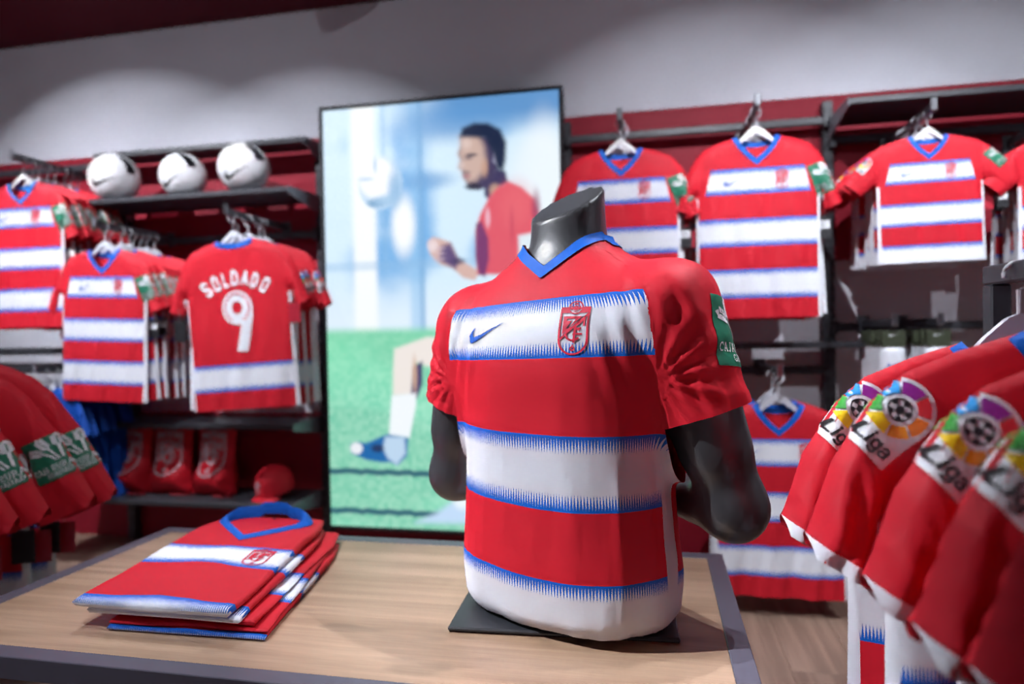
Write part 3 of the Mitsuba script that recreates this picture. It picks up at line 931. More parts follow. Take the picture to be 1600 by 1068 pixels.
hung = [Jersey(11, 'drop', 0.014, 0.020, 0.026, 0.0055), Jersey(23, 'drop', 0.014, 0.020, 0.026, 0.0065)]
child = [Jersey(31, 'wide', 0.016, 0.012, 0.018, 0.0045, 0.108)]
behind = Jersey(47, 'drop', 0.022, 0.010, 0.017, 0.005)
DROP_BANK = bank(0.262, 0.560, 0.125, 20)
DROP_LEAGUE = league(-0.262, 0.560, 0.115, -20)
WIDE_BANK = bank(0.305, 0.618, 0.10, 42)
WIDE_LEAGUE = league(-0.305, 0.618, 0.085, -42)
NUMBER = [('number', placed(NINE, 0.0, 0.385, 0.27), 'white_print', 'back', 'white number nine'), ('number>inline', placed(NINE_LINE, 0.0, 0.385, 0.27), 'crest_red', 'back', None)]
name_letters = []
for i, ch in enumerate('SOLDADO'):
    a = (i - 3) * 0.045
    g = affinity.scale(letters(ch, serif=False, w=0.27), 0.044, 0.066, origin=(0, 0))
    name_letters.append(affinity.translate(affinity.rotate(g, -a * 260, origin=(0, 0)), a, 0.575 - 2.3 * a * a))
# the name and number are read from behind, where left and right change places
mirror_x = lambda g: affinity.scale(g, -1, 1, origin=(0, 0))  # noqa: E731
NAME = [('lettering', mirror_x(unary_union(name_letters)), 'white_print', 'back', 'white lettering of the player name')]
NUMBER = [(a, mirror_x(b), c, d, e) for a, b, c, d, e in NUMBER]
ORDER = ['front', 'second', 'third', 'fourth', 'fifth', 'sixth', 'seventh', 'eighth', 'ninth']
rj = np.random.default_rng(77)


def arm_of(x, zneck, hem_z, n, where, front_label, scale, drop=0.115, y_front=2.45, step=0.042, models=hung, prints_front=None, prints_rest=DROP_BANK, hanger='clear', tags=(), hem=0.0, mode='jersey',
           yaw0=0.0, lean=0.0, xs=None, rest='striped jersey', arm_name=None, back_view=False):
    z_arm = zneck + drop * scale
    hanging_arm(x, z_arm, y_front - 0.05, f'{where}')
    for i in range(n):
        jx = x + (0 if i == 0 else rj.uniform(-0.012, 0.012))
        yw = yaw0 + (0 if i == 0 else rj.uniform(-4, 4)) + (180 if back_view else 0)
        lab = front_label if i == 0 else f'{rest}, {ORDER[i]} from front, on the arm {where}'
        hang(models[0] if i == 0 else (models[-1] if len(models) > 1 and models is not hung else (behind if models is hung else models[0])), (jx, y_front + i * step, zneck + (0 if i == 0 else rj.uniform(-0.006, 0.006))), lab,
             f'{"white" if hanger == "white" else "clear"} hanger of the {ORDER[i]} garment on the arm {where}', scale, yw, lean if i == 0 else rj.uniform(-2, 2), group=f'garments on the arm {where}',
             prints=(prints_front or []) if i == 0 else prints_rest, tags=tags if i == 0 else (tags[:1] if i == 1 else ()), hanger=hanger, mode=mode, category='jersey' if mode == 'jersey' else 'sports top')


TAGS_A = ((0.262, -0.345, 0.02, 'card_black', 'card_white'), (-0.262, -0.36, 0.03, 'card_red', None))
arm_of(-2.690, 1.700, 1.066, 8, 'at the far left', 'striped red and white jersey hung in front at the far left of the wall', 0.857, prints_front=CHEST + DROP_BANK + DROP_LEAGUE, tags=TAGS_A)
arm_of(-2.280, 1.388, 0.744, 8, 'under the left football', 'striped red and white jersey hung in front under the leftmost football', 0.868, models=[hung[1], behind], prints_front=CHEST + DROP_BANK, tags=TAGS_A, lean=2.0)
arm_of(-1.665, 1.400, 0.710, 6, 'left of the screen', 'red jersey shown from behind with a white name and number nine', 0.925, models=[hung[0], behind], prints_front=NAME + NUMBER,
       prints_rest=DROP_LEAGUE, tags=((0.27, -0.345, 0.02, 'card_black', 'card_yellow'), (-0.262, -0.30, 0.03, 'card_red', None)), yaw0=6, lean=3.5, back_view=True, rest='red jersey turned backwards')
arm_of(-0.105, 1.655, 1.03, 4, 'right of the screen', 'striped jersey hung just right of the screen, behind the mannequin neck', 0.845, models=[hung[0], behind], prints_front=CHEST + DROP_BANK, hanger='white', tags=TAGS_A)
arm_of(0.355, 1.665, 1.04, 5, 'beside the right upright', 'striped jersey with full length hoops hung left of the right wall upright', 0.842, models=[hung[1], behind], prints_front=CHEST + DROP_BANK, hanger='white', tags=TAGS_A)
arm_of(0.890, 1.625, 1.19, 8, 'under the top right shelf', 'small striped child jersey with sleeves spread, under the top right shelf', 0.655, models=child, prints_front=[CHEST[0], CHEST[1]] + WIDE_BANK + WIDE_LEAGUE, prints_rest=WIDE_LEAGUE, hanger='white',
       tags=((0.33, -0.30, 0.01, 'card_black', 'card_white'), (0.27, -0.30, 0.03, 'card_red', None)), lean=-1)
arm_of(1.310, 1.600, 1.19, 5, 'at the far right', 'child jersey cut off by the right picture edge, on the far right arm', 0.66, models=child, prints_front=CHEST, prints_rest=[], hanger='white')
arm_of(0.415, 0.742, 0.076, 4, 'low behind the mannequin elbow', 'striped jersey hung low near the floor, beside the mannequin elbow', 0.895, models=[hung[1], behind], prints_front=CHEST + DROP_BANK, drop=0.12)
arm_of(-0.150, 0.742, 0.076, 3, 'low behind the mannequin body', 'striped jersey hung low, glimpsed between the mannequin arm and body', 0.895, models=[hung[0], behind], prints_front=CHEST + DROP_BANK)
blue_top = Jersey(59, 'drop', 0.020, 0.018, 0.024, 0.010)
arm_of(-2.600, 0.800, 0.3, 6, 'low at the far left', 'plain blue top hung in front low at the far left', 0.70, models=[blue_top], mode='plain', rest='plain blue top', prints_rest=[], step=0.05)

# ------------------------------------------------------------------ the display table
TZ = 0.435
TX0, TX1, TY0, TY1 = -1.435, 0.161, 0.985, 1.757
t = thing('display_table', 'low display table with light oak top and grey metal frame', 'table')
fw = 0.040
put('tabletop', rbox(TX0 + fw, TX1 - fw, TY0 + fw, TY1 - fw, TZ - 0.025, TZ - 0.001, 0.001), 'oak_top', t, label='light oak tabletop')


def mitre(x0, x1, y0, y1, side):
    o = {'front': [(x0, y0), (x1, y0), (x1 - fw, y0 + fw), (x0 + fw, y0 + fw)], 'back': [(x0, y1), (x0 + fw, y1 - fw), (x1 - fw, y1 - fw), (x1, y1)],
         'left': [(x0, y0), (x0 + fw, y0 + fw), (x0 + fw, y1 - fw), (x0, y1)], 'right': [(x1, y0), (x1, y1), (x1 - fw, y1 - fw), (x1 - fw, y0 + fw)]}[side]
    po = Polygon(o).buffer(0)
    if po.exterior.is_ccw is False:
        po = shapely.geometry.polygon.orient(po)
    inn = po.buffer(-0.0016, join_style='mitre')
    a, b = np.array(shapely.geometry.polygon.orient(po).exterior.coords)[:-1], np.array(shapely.geometry.polygon.orient(inn).exterior.coords)[:-1]
    k = len(a)
    b = np.array([b[np.argmin(((b - q) ** 2).sum(1))] for q in a])
    v = np.vstack([np.c_[a, np.full(k, TZ - 0.04)], np.c_[a, np.full(k, TZ - 0.0016)], np.c_[b, np.full(k, TZ)]])
    return trimesh.convex.convex_hull(v)


for s in ('front', 'back', 'left', 'right'):
    put('frame_rail', mitre(TX0, TX1, TY0, TY1, s), 'frame_metal', t)
for x in (TX0 + 0.001, TX1 - fw - 0.001):
    for y in (TY0 + 0.001, TY1 - fw - 0.001):
        put('leg', rbox(x, x + fw, y, y + fw, 0.0, TZ - 0.04), 'frame_metal', t)
put('shelf_board', rbox(TX0 + fw, TX1 - fw, TY0 + fw, TY1 - fw, 0.08, 0.10), 'oak_top', t)


# ------------------------------------------------------------------ the mannequin
def smin(a, b, k):
    h = np.clip(0.5 + 0.5 * (b - a) / k, 0, 1)
    return b * (1 - h) + a * h - k * h * (1 - h)


def cone(P, a, b, ra, rb, flat=None):
    a, b = np.array(a, float), np.array(b, float)
    ab = b - a
    w = P - a
    t = np.clip((w @ ab) / (ab @ ab), 0, 1)
    d = w - t[..., None] * ab
    if flat is not None:
        ax, f = np.array(flat[0], float), flat[1]
        ax /= np.linalg.norm(ax)
        d = d + (d @ ax)[..., None] * ax * (f - 1)
    return np.linalg.norm(d, axis=-1) - (ra + (rb - ra) * t)


def oval(P, zs, a, b, yc, power=2.3):
    z = P[..., 2]
    fa, fb, fy = PchipInterpolator(zs, a)(np.clip(z, zs[0], zs[-1])), PchipInterpolator(zs, b)(np.clip(z, zs[0], zs[-1])), PchipInterpolator(zs, yc)(np.clip(z, zs[0], zs[-1]))
    r = ((np.abs(P[..., 0]) / fa) ** power + (np.abs(P[..., 1] - fy) / fb) ** power) ** (1 / power)
    return (r - 1) * np.minimum(fa, fb) * 0.9


def surface_net(fn, lo, hi, h):
    n = np.ceil((np.array(hi) - lo) / h).astype(int) + 1
    ax = [lo[k] + h * np.arange(n[k]) for k in range(3)]
    P = np.stack(np.meshgrid(*ax, indexing='ij'), -1)
    F = fn(P)
    inside = F < 0
    cells = np.zeros(n - 1)
    pos = np.zeros((*(n - 1), 3))
    base = P[:-1, :-1, :-1]
    offs = [np.array(o) for o in np.ndindex(2, 2, 2)]
    sl = lambda o: tuple(slice(o[k], n[k] - 1 + o[k]) for k in range(3))  # noqa: E731
    for o in offs:
        for k in range(3):
            if o[k]:
                continue
            q = o.copy()
            q[k] = 1
            fa, fb = F[sl(o)], F[sl(q)]
            cross = (fa < 0) != (fb < 0)
            t = np.where(cross, fa / np.where(cross, fa - fb, 1), 0)
            p = np.broadcast_to(o * h, pos.shape).copy()
            p[..., k] += t * h
            pos += np.where(cross[..., None], p, 0)
            cells += cross
    live = cells > 0
    idx = -np.ones(n - 1, int)
    idx[live] = np.arange(live.sum())
    v = base[live] + pos[live] / cells[live][:, None]
    quads = []
    for k in range(3):
        a, b = [(1, 2), (2, 0), (0, 1)][k]
        s0 = [slice(1, n[j] - 1) for j in range(3)]
        s0[k] = slice(0, n[k] - 1)
        s1 = list(s0)
        s1[k] = slice(1, n[k])
        ia, ib = inside[tuple(s0)], inside[tuple(s1)]
        where = np.argwhere(ia != ib)
        w = where.copy()
        for j in range(3):
            if j != k:
                w[:, j] += 1
        ea, eb = np.eye(3, dtype=int)[a], np.eye(3, dtype=int)[b]
        c = [w, w - ea, w - ea - eb, w - eb]
        q = np.stack([idx[x[:, 0], x[:, 1], x[:, 2]] for x in c], 1)
        flip = ia[tuple(where.T)]
        quads.append(np.where(flip[:, None], q[:, ::-1], q))
    q = np.vstack(quads)
    q = q[(q >= 0).all(1)][:, ::-1]
    m = trimesh.Trimesh(v, np.vstack([q[:, [0, 1, 2]], q[:, [0, 2, 3]]]), process=False)
    if m.volume < 0:
        m.faces = m.faces[:, ::-1]
    return m


def clip_mesh(v, f, g, *extra):
    """Keeps the part of a triangle mesh where g > 0, cutting triangles on the way; extra per-vertex arrays follow."""
    v, g = np.asarray(v), np.asarray(g)
    arrs = [v, *extra]
    sign = g > 0
    cnt = sign[f].sum(1)
    keep = [f[cnt == 3]]
    new, cache = [[] for _ in arrs], {}

    def cut(i, j):
        k = (min(i, j), max(i, j))
        if k not in cache:
            t = g[k[0]] / (g[k[0]] - g[k[1]])
            cache[k] = len(v) + len(new[0])
            for n_, a in zip(new, arrs):
                n_.append(a[k[0]] * (1 - t) + a[k[1]] * t)
        return cache[k]
    more = []
    for tri in f[(cnt == 1) | (cnt == 2)]:
        s = sign[tri]
        if s.sum() == 1:
            r = int(np.argmax(s))
            a, b, c = tri[r], tri[(r + 1) % 3], tri[(r + 2) % 3]
            more.append([a, cut(a, b), cut(a, c)])
        else:
            r = int(np.argmin(s))
            a, b, c = tri[r], tri[(r + 1) % 3], tri[(r + 2) % 3]
            p, q = cut(a, b), cut(a, c)
            more += [[p, b, c], [p, c, q]]
    F2 = np.vstack(keep + ([np.array(more)] if more else []))
    out = [np.concatenate([a, np.array(n_).reshape(-1, *a.shape[1:])]) if n_ else a for a, n_ in zip(arrs, new)]
    u, inv = np.unique(F2, return_inverse=True)
    return [inv.reshape(F2.shape)] + [a[u] for a in out]


MAN_AT, MAN_YAW = np.array([-0.177, 1.345, TZ]), -21.0
ZS = [0.0, 0.06, 0.16, 0.28, 0.40, 0.50, 0.56, 0.61, 0.65, 0.69, 0.72, 0.745, 0.78, 0.90]
BA = [0.19, 0.200, 0.198, 0.190, 0.198, 0.214, 0.228, 0.226, 0.202, 0.146, 0.100, 0.080, 0.076, 0.074]
BB = [0.112, 0.118, 0.112, 0.108, 0.120, 0.130, 0.128, 0.118, 0.104, 0.086, 0.076, 0.070, 0.066, 0.064]
BY = [0.0, 0.0, 0.0, 0.004, 0.0, -0.004, 0.0, 0.008, 0.016, 0.022, 0.026, 0.028, 0.028, 0.022]
SHO, ELB, WRI = (0.232, 0.012, 0.598), (0.318, 0.050, 0.240), (0.095, 0.200, 0.225)


def body_field(P):
    d = oval(P, ZS, BA, BB, BY)
    d = np.maximum(d, 0.012 - P[..., 2])
    for s in (-1, 1):
        m = np.array([s, 1, 1])
        arm = cone(P, SHO * m, ELB * m, 0.066, 0.056)
        arm = smin(arm, cone(P, np.array((0.262, 0.010, 0.47)) * m, np.array((0.291, 0.026, 0.35)) * m, 0.056, 0.058), 0.03)
        fore = cone(P, ELB * m, WRI * m, 0.058, 0.032)
        arm = smin(arm, fore, 0.03)
        palm = cone(P, WRI * m, np.array((0.030, 0.205, 0.215)) * m, 0.030, 0.030, ((0, 1, 0.2), 1.7))
        arm = smin(arm, palm, 0.02)
        for k in range(4):
            a = np.array((0.034, 0.207, 0.238 - 0.017 * k))
            arm = smin(arm, smin(cone(P, a * m, (a + [-0.035, 0.012, -0.006]) * m, 0.010, 0.009), cone(P, (a + [-0.035, 0.012, -0.006]) * m, (a + [-0.055, -0.004, -0.012]) * m, 0.009, 0.008), 0.005), 0.006)
        arm = smin(arm, cone(P, np.array((0.065, 0.202, 0.252)) * m, np.array((0.025, 0.195, 0.272)) * m, 0.012, 0.009), 0.01)
        d = smin(d, arm, 0.035)
    # the neck ends in a slanting cut
    nn = np.array([-0.11, -0.60, 1.0])
    nn /= np.linalg.norm(nn)
    return np.maximum(d, (P - np.array([0, 0.0, 0.812])) @ nn)


JZ = [0.0, 0.018, 0.045, 0.10, 0.20, 0.30, 0.40, 0.50, 0.56, 0.61, 0.65, 0.69, 0.72, 0.745, 0.78, 0.90]
JA = [0.165, 0.204, 0.222, 0.227, 0.220, 0.217, 0.220, 0.228, 0.242, 0.240, 0.214, 0.158, 0.112, 0.089, 0.087, 0.086]
JB = [0.105, 0.132, 0.142, 0.142, 0.137, 0.134, 0.136, 0.139, 0.136, 0.126, 0.111, 0.093, 0.083, 0.077, 0.075, 0.073]
JY = [0.0, 0.0, 0.0, 0.0, 0.0, 0.0, 0.0, -0.004, 0.0, 0.008, 0.014, 0.020, 0.023, 0.024, 0.024, 0.02]
SLE = (0.295, 0.030, 0.352)  # where the arm passes below the sleeve


def sleeve_field(P):
    out = None
    for s in (-1, 1):
        m = np.array([s, 1, 1])
        c = cone(P, np.array((0.220, 0.012, 0.598)) * m, np.array(SLE) * m, 0.086, 0.079, ((0.2 * s, 1, 0.1), 0.93))
        out = c if out is None else np.minimum(out, c)
    return out


def tilt(v):
    # the shoulders stand a little askew: the wearer's left one is the higher
    k = np.clip((v[:, 2] - 0.40) / 0.25, 0, 1)
    out = v.copy()
    out[:, 2] += 0.060 * k * k * (3 - 2 * k) * v[:, 0]
    return out


def jersey_field(P):
    return smin(oval(P, JZ, JA, JB, JY, 2.4), sleeve_field(P), 0.045)


t = thing('mannequin', 'dark grey headless mannequin torso with arms behind its back, on the table', 'mannequin')
WM = T().translate(MAN_AT.tolist()).rotate([0, 0, 1], MAN_YAW)
m = surface_net(body_field, np.array([-0.40, -0.17, -0.02]), np.array([0.40, 0.28, 0.90]), 0.0075)
trimesh.smoothing.filter_taubin(m, iterations=6)
m.vertices[:, 2] = np.maximum(m.vertices[:, 2], 0.014)
m.vertices = tilt(m.vertices)
put('body', m, 'dummy_skin', t, smooth=50, to_world=WM)
WB = T().translate([MAN_AT[0], MAN_AT[1], MAN_AT[2]])
c0 = [at(695, 986, z=TZ + 0.008), at(1058, 1002, z=TZ + 0.008), at(1054, 944, z=TZ + 0.008), at(752, 914, z=TZ + 0.008)]
bx0, bx1 = -0.398 - MAN_AT[0], 0.034 - MAN_AT[0]
base = rbox(bx0, bx1, -0.118, 0.13, 0.0, 0.009, 0.003)
R = trimesh.transformations.rotation_matrix(math.radians(3.0), [0, 0, 1])
base.apply_transform(R)
put('base_plate', base, 'base_steel', t, to_world=WB, label='black steel base plate')
put('post', lathe([(0.0, 0.008), (0.03, 0.008), (0.03, 0.03), (0.0, 0.03)], 20), 'base_steel', t, to_world=WB)

tj = thing('mannequin_jersey', 'red and white hooped football jersey with blue collar worn by the mannequin', 'jersey')
m = surface_net(jersey_field, np.array([-0.42, -0.20, -0.02]), np.array([0.42, 0.20, 0.84]), 0.006)
trimesh.smoothing.filter_taubin(m, iterations=8)
V, Fc = np.array(m.vertices), np.array(m.faces)
N = vertex_normals(V, Fc)
x, y, z = V.T
ds, dt = sleeve_field(V), oval(V, JZ, JA, JB, JY, 2.4)
wave = lambda q, s: meshkit.fbm(q, 3, s) - 0.5  # noqa: E731
side = np.sign(x)
# folds: along the sleeves from the armpit outwards, hanging folds down the body, a few creases at the sides
along = (np.abs(x) - 0.22) * 0.55 + (0.62 - z) * 0.85
across = (np.abs(x) - 0.22) * 0.85 - (0.62 - z) * 0.5 + y * 0.9
w_sl = np.clip((np.abs(x) - 0.21) / 0.05, 0, 1) * np.clip((0.66 - z) / 0.08, 0, 1)
fold = w_sl * (0.020 * wave(np.c_[across * 24, along * 5, side * 3 + 1], 3) + 0.0)
fan_r, fan_a = np.hypot(np.abs(x) - 0.225, z - 0.470), np.arctan2(z - 0.470, np.abs(x) - 0.225)
fold += w_sl * 0.0052 * np.cos(15 * fan_a + 14 * fan_r + side) * np.clip(fan_r / 0.05, 0, 1) * np.exp(-fan_r / 0.11) * np.clip((0.07 - y) / 0.06, 0, 1)
phi = np.arctan2(x / 0.22, -y / 0.138)
w_body = (1 - w_sl) * np.clip((0.60 - z) / 0.2, 0, 1)
fold += w_body * (0.011 * wave(np.c_[phi * 2.6 + 4, z * 2.2, 0 * z], 9) + 0.006 * wave(np.c_[phi * 6.5, z * 3 + phi, 0 * z + 4], 12) * np.clip((0.5 - z) / 0.3, 0, 1))
pit = np.exp(-(((np.abs(x) - 0.175) / 0.05) ** 2 + ((z - 0.55) / 0.09) ** 2)) * (y < 0.02)
fold += 0.0035 * pit * np.sin((np.abs(x) * 0.92 + z * 0.30) * 160)
V2 = tilt(V + N * fold[:, None])
NV = vertex_normals(V2, Fc)
zmap = lambda q: np.interp(q, [0.0, 0.025, 0.118, 0.244, 0.379, 0.517, 0.626, 0.755, 0.9], [0.108, 0.112, 0.199, 0.292, 0.406, 0.505, 0.610, 0.745, 0.9])  # noqa: E731
cloth_y = zmap(z) + 0.004 * np.sin(phi * 3 + 1) * np.clip((0.45 - z) / 0.3, 0, 1)
UVj = np.c_[0.172 * phi, cloth_y]
seam_x = np.interp(z, [0.50, 0.56, 0.61, 0.65, 0.69, 0.74], [0.228, 0.221, 0.214, 0.190, 0.136, 0.072])
mixw = np.clip((z - 0.485) / 0.05, 0, 1)
g_body = mixw * (seam_x - np.abs(x)) + (1 - mixw) * np.clip(ds - dt, -0.05, 0.05)
# neck opening: a V in front, round behind
neck_z = np.where(y < 0.005, 0.690 + np.clip(np.abs(x) * 0.72, 0, 0.07), 0.746)
neck_z = np.where(y < 0.005, neck_z + np.clip((y + 0.055) / 0.06, 0, 1) * np.clip(0.748 - neck_z, 0, 0.1), neck_z)
g_neck = np.where(z > 0.55, neck_z - z, 0.1)
g_hem = z - 0.016
Fb, Vb, Ub, gn, gh = clip_mesh(V2, Fc, g_body, UVj, g_neck, g_hem)
Fb, Vb, Ub, gh = clip_mesh(Vb, Fb, gn, Ub, gh)
Fb, Vb, Ub = clip_mesh(Vb, Fb, gh, Ub)
put('body_panel', trimesh.Trimesh(Vb, Fb, process=False), 'cloth_dummy', tj, smooth=True, uv=Ub, to_world=WM)
ax_s = np.array(SLE) - np.array((0.220, 0.012, 0.598))
ax_s /= np.linalg.norm(ax_s)
for s in (1, -1):
    axs = ax_s * [s, 1, 1]
    reach = (V - np.array((0.220 * s, 0.012, 0.598))) @ axs
    g_end = 0.196 - reach
    Fs, Vs, gs2, ge, gn = clip_mesh(V2, Fc, np.where(x * s > 0, -g_body, -0.1), x * s, g_end, g_neck)
    Fs, Vs, gs2, gn = clip_mesh(Vs, Fs, ge, gs2, gn)
    Fs, Vs, gs2 = clip_mesh(Vs, Fs, gn, gs2)
    Fs, Vs = clip_mesh(Vs, Fs, gs2)
    sk = put('sleeve', trimesh.Trimesh(Vs, Fs, process=False), 'cloth_red', tj, smooth=True, to_world=WM)
    # stitched hem of the sleeve
    rr = (Vs - np.array((0.220 * s, 0.012, 0.598))) @ axs
    sn = vertex_normals(Vs, Fs)
    Fh, Vh, nh = clip_mesh(Vs, Fs, rr - 0.174, sn)
    put('hem', trimesh.Trimesh(Vh + nh * 0.0011, Fh, process=False), 'cloth_red', sk, smooth=True, to_world=WM)
    if s == 1:
        ok = (sn[:, 0] > 0.15)
        smap = carrier(Vs[ok][:, [1, 2]], Vs[ok], sn[ok])
        bx, bz, bh, bd = 0.030, 0.560, 0.125, -6
        k1 = put('sleeve_badge', patch(placed(BANK_FIELD, bx, bz, bh, bd), smap, 0.006, 0.0012), 'bank_green', sk, smooth=True, to_world=WM, label='green sponsor patch with grain ears')
        # a part is three levels deep at most, so the print is a sibling of the patch
        put('badge_print', patch(placed(BANK_PRINT, bx, bz, bh, bd), smap, 0.005, 0.0022), 'white_print', sk, smooth=True, to_world=WM, label='white grain ears and lettering')
sel = (NV[:, 1] < -0.1) & (g_body > -0.02) & (z < 0.68) & (y < 0.03)
fmap = carrier(V2[sel][:, [0, 2]], V2[sel], NV[sel])
put('crest', patch(placed(CREST, 0.090, 0.573, 0.098), fmap, 0.003, 0.0016), 'crest_red', tj, smooth=True, to_world=WM, label='red club shield')
put('chest_mark', patch(placed(CHECK, -0.104, 0.566, 0.094), fmap, 0.003, 0.0016), 'mark_blue', tj, smooth=True, to_world=WM, label='blue tick mark')
# stitched ridge along the shoulder seams
Fq, Vq, Nq, gq = clip_mesh(V2, Fc, np.where((z > 0.5) & (g_neck > 0.004), 0.0016 - np.abs(g_body), -0.1), NV, z)
put('seam', trimesh.Trimesh(Vq + Nq * 0.0012, Fq, process=False), 'cloth_red', tj, smooth=True, to_world=WM)
# collar band: the strip of the same cloth just outside the neck edge, raised a little
gc = np.minimum(g_neck + 0.001, 0.0235 - g_neck)
Fk, Vk, Nk, gk1 = clip_mesh(V2, Fc, np.where(z > 0.55, gc, -0.1), NV, z)
keepc = (np.abs(Vk[:, 0]) < 0.13)
put('collar', trimesh.Trimesh(Vk + Nk * 0.003, Fk[keepc[Fk].all(1)], process=False), 'cloth_blue', tj, smooth=True, to_world=WM, label='royal blue V collar')

# ------------------------------------------------------------------ the folded stack
FOLD_MATS = {}


def fold_print(flag):
    def fn(p, n, uv):
        return hoop(uv.x, uv.y, (S1, S2, S3))
    return fn


material('cloth_folded', fn=fold_print(0), **knit)


def folded(seed, w, l, th, y0, collar):
    """A folded jersey: a soft slab w wide and l long, hem towards -y; cloth length coordinate y0 at the front edge. Returns (mesh, uv, top map)."""
    rs = np.random.default_rng(seed)
    # cross-section loop: rounded flat slab
    n_u, n_v = 64, 56
    loop = []
    r = th / 2
    for a in np.linspace(0, 1, n_u, endpoint=False):
        loop.append(a)
    U = np.array(loop)
    per_top = w - 2 * r
    tot = 2 * per_top + 2 * math.pi * r
    s = U * tot
    px, pz = np.zeros(n_u), np.zeros(n_u)
    for i, q in enumerate(s):
        if q < per_top:
            px[i], pz[i] = -per_top / 2 + q, r
        elif q < per_top + math.pi * r:
            a = (q - per_top) / r
            px[i], pz[i] = per_top / 2 + r * math.sin(a), r * math.cos(a)
        elif q < 2 * per_top + math.pi * r:
            px[i], pz[i] = per_top / 2 - (q - per_top - math.pi * r), -r
        else:
            a = (q - 2 * per_top - math.pi * r) / r
            px[i], pz[i] = -per_top / 2 - r * math.sin(a), -r * math.cos(a)
    vs, uvs = [], []
    tv = np.concatenate([np.linspace(0, 1, 10)[:-1] ** 2 * 0.03, np.linspace(0.03, 1, n_v - 9)])
    for j, tq in enumerate(tv):
        yy = -l / 2 + l * tq
        # rounded fold at the hem end, thinner shoulders at the neck end
        e = min(1.0, math.sqrt(max(0.0, 1 - (1 - min(1, (yy + l / 2) / (r * 1.2))) ** 2)) + 0.02)
        e2 = 1 - 0.45 * max(0, (tq - 0.72) / 0.28)
        narrow = 1.0 - 0.14 * max(0, (tq - 0.78) / 0.22) ** 1.5
        vs.append(np.c_[px * narrow, np.full(n_u, yy), pz * e * e2 + (-r + r * e2 if e2 < 1 else 0)])
        cy = float(np.interp(yy + l / 2 - (0.016 - y0), [-0.2, 0.0, 0.035, 0.225, 0.345, 0.42, 0.62], [0.18, 0.385, 0.406, 0.505, 0.610, 0.655, 0.745]))
        ce = float(np.interp(-(0.016 - y0) - 0.012, [-0.2, 0.0, 0.035, 0.225, 0.345], [0.18, 0.385, 0.406, 0.505, 0.610]))
        # the cloth turns under at the front fold: below the middle it runs on from there
        uvs.append(np.c_[px, np.where(pz >= -r * 0.3, cy, np.where(yy < -l / 2 + 0.01, ce, cy))])
    v, uv = np.vstack(vs), np.vstack(uvs)
    f = []
    for j in range(n_v - 1):
        for i in range(n_u):
            k = (i + 1) % n_u
            f.append([j * n_u + i, j * n_u + k, (j + 1) * n_u + k, (j + 1) * n_u + i])
    f = np.array(f)
    tri = np.vstack([f[:, [0, 1, 2]], f[:, [0, 2, 3]]])
    m0, m1 = len(v), len(v) + 1
    v = np.vstack([v, v[:n_u].mean(0), v[-n_u:].mean(0)])
    uv = np.vstack([uv, uv[:n_u].mean(0), uv[-n_u:].mean(0)])
    i = np.arange(n_u)
    tri = np.vstack([tri, np.c_[np.full(n_u, m0), (i + 1) % n_u, i], np.c_[np.full(n_u, m1), (n_v - 1) * n_u + i, (n_v - 1) * n_u + (i + 1) % n_u]])
    # soft cloth: sagging and creases; layers of folded cloth at the long sides
    q = v.copy()
    v[:, 2] += 0.016 * (meshkit.fbm(np.c_[q[:, 0] * 7 + seed, q[:, 1] * 6, 0 * q[:, 0] + seed], 3, seed) - 0.5) * np.clip((q[:, 2] + r) / (2 * r), 0, 1)
    v[:, 0] += 0.012 * (meshkit.fbm(np.c_[q[:, 1] * 5, q[:, 2] * 60, 0 * q[:, 0] + seed + 3], 3, seed) - 0.5)
    v[:, 1] += 0.012 * (meshkit.fbm(np.c_[q[:, 0] * 6, q[:, 2] * 30, 0 * q[:, 0] + seed + 8], 3, seed) - 0.5)
    v[:, 0] -= 0.17 * q[:, 1]
    uv[:, 1] += 0.018 * (meshkit.fbm(np.c_[q[:, 0] * 6, q[:, 1] * 3, 0 * q[:, 0] + seed + 1], 2, seed) - 0.5)
    return trimesh.Trimesh(v, tri, process=False), uv


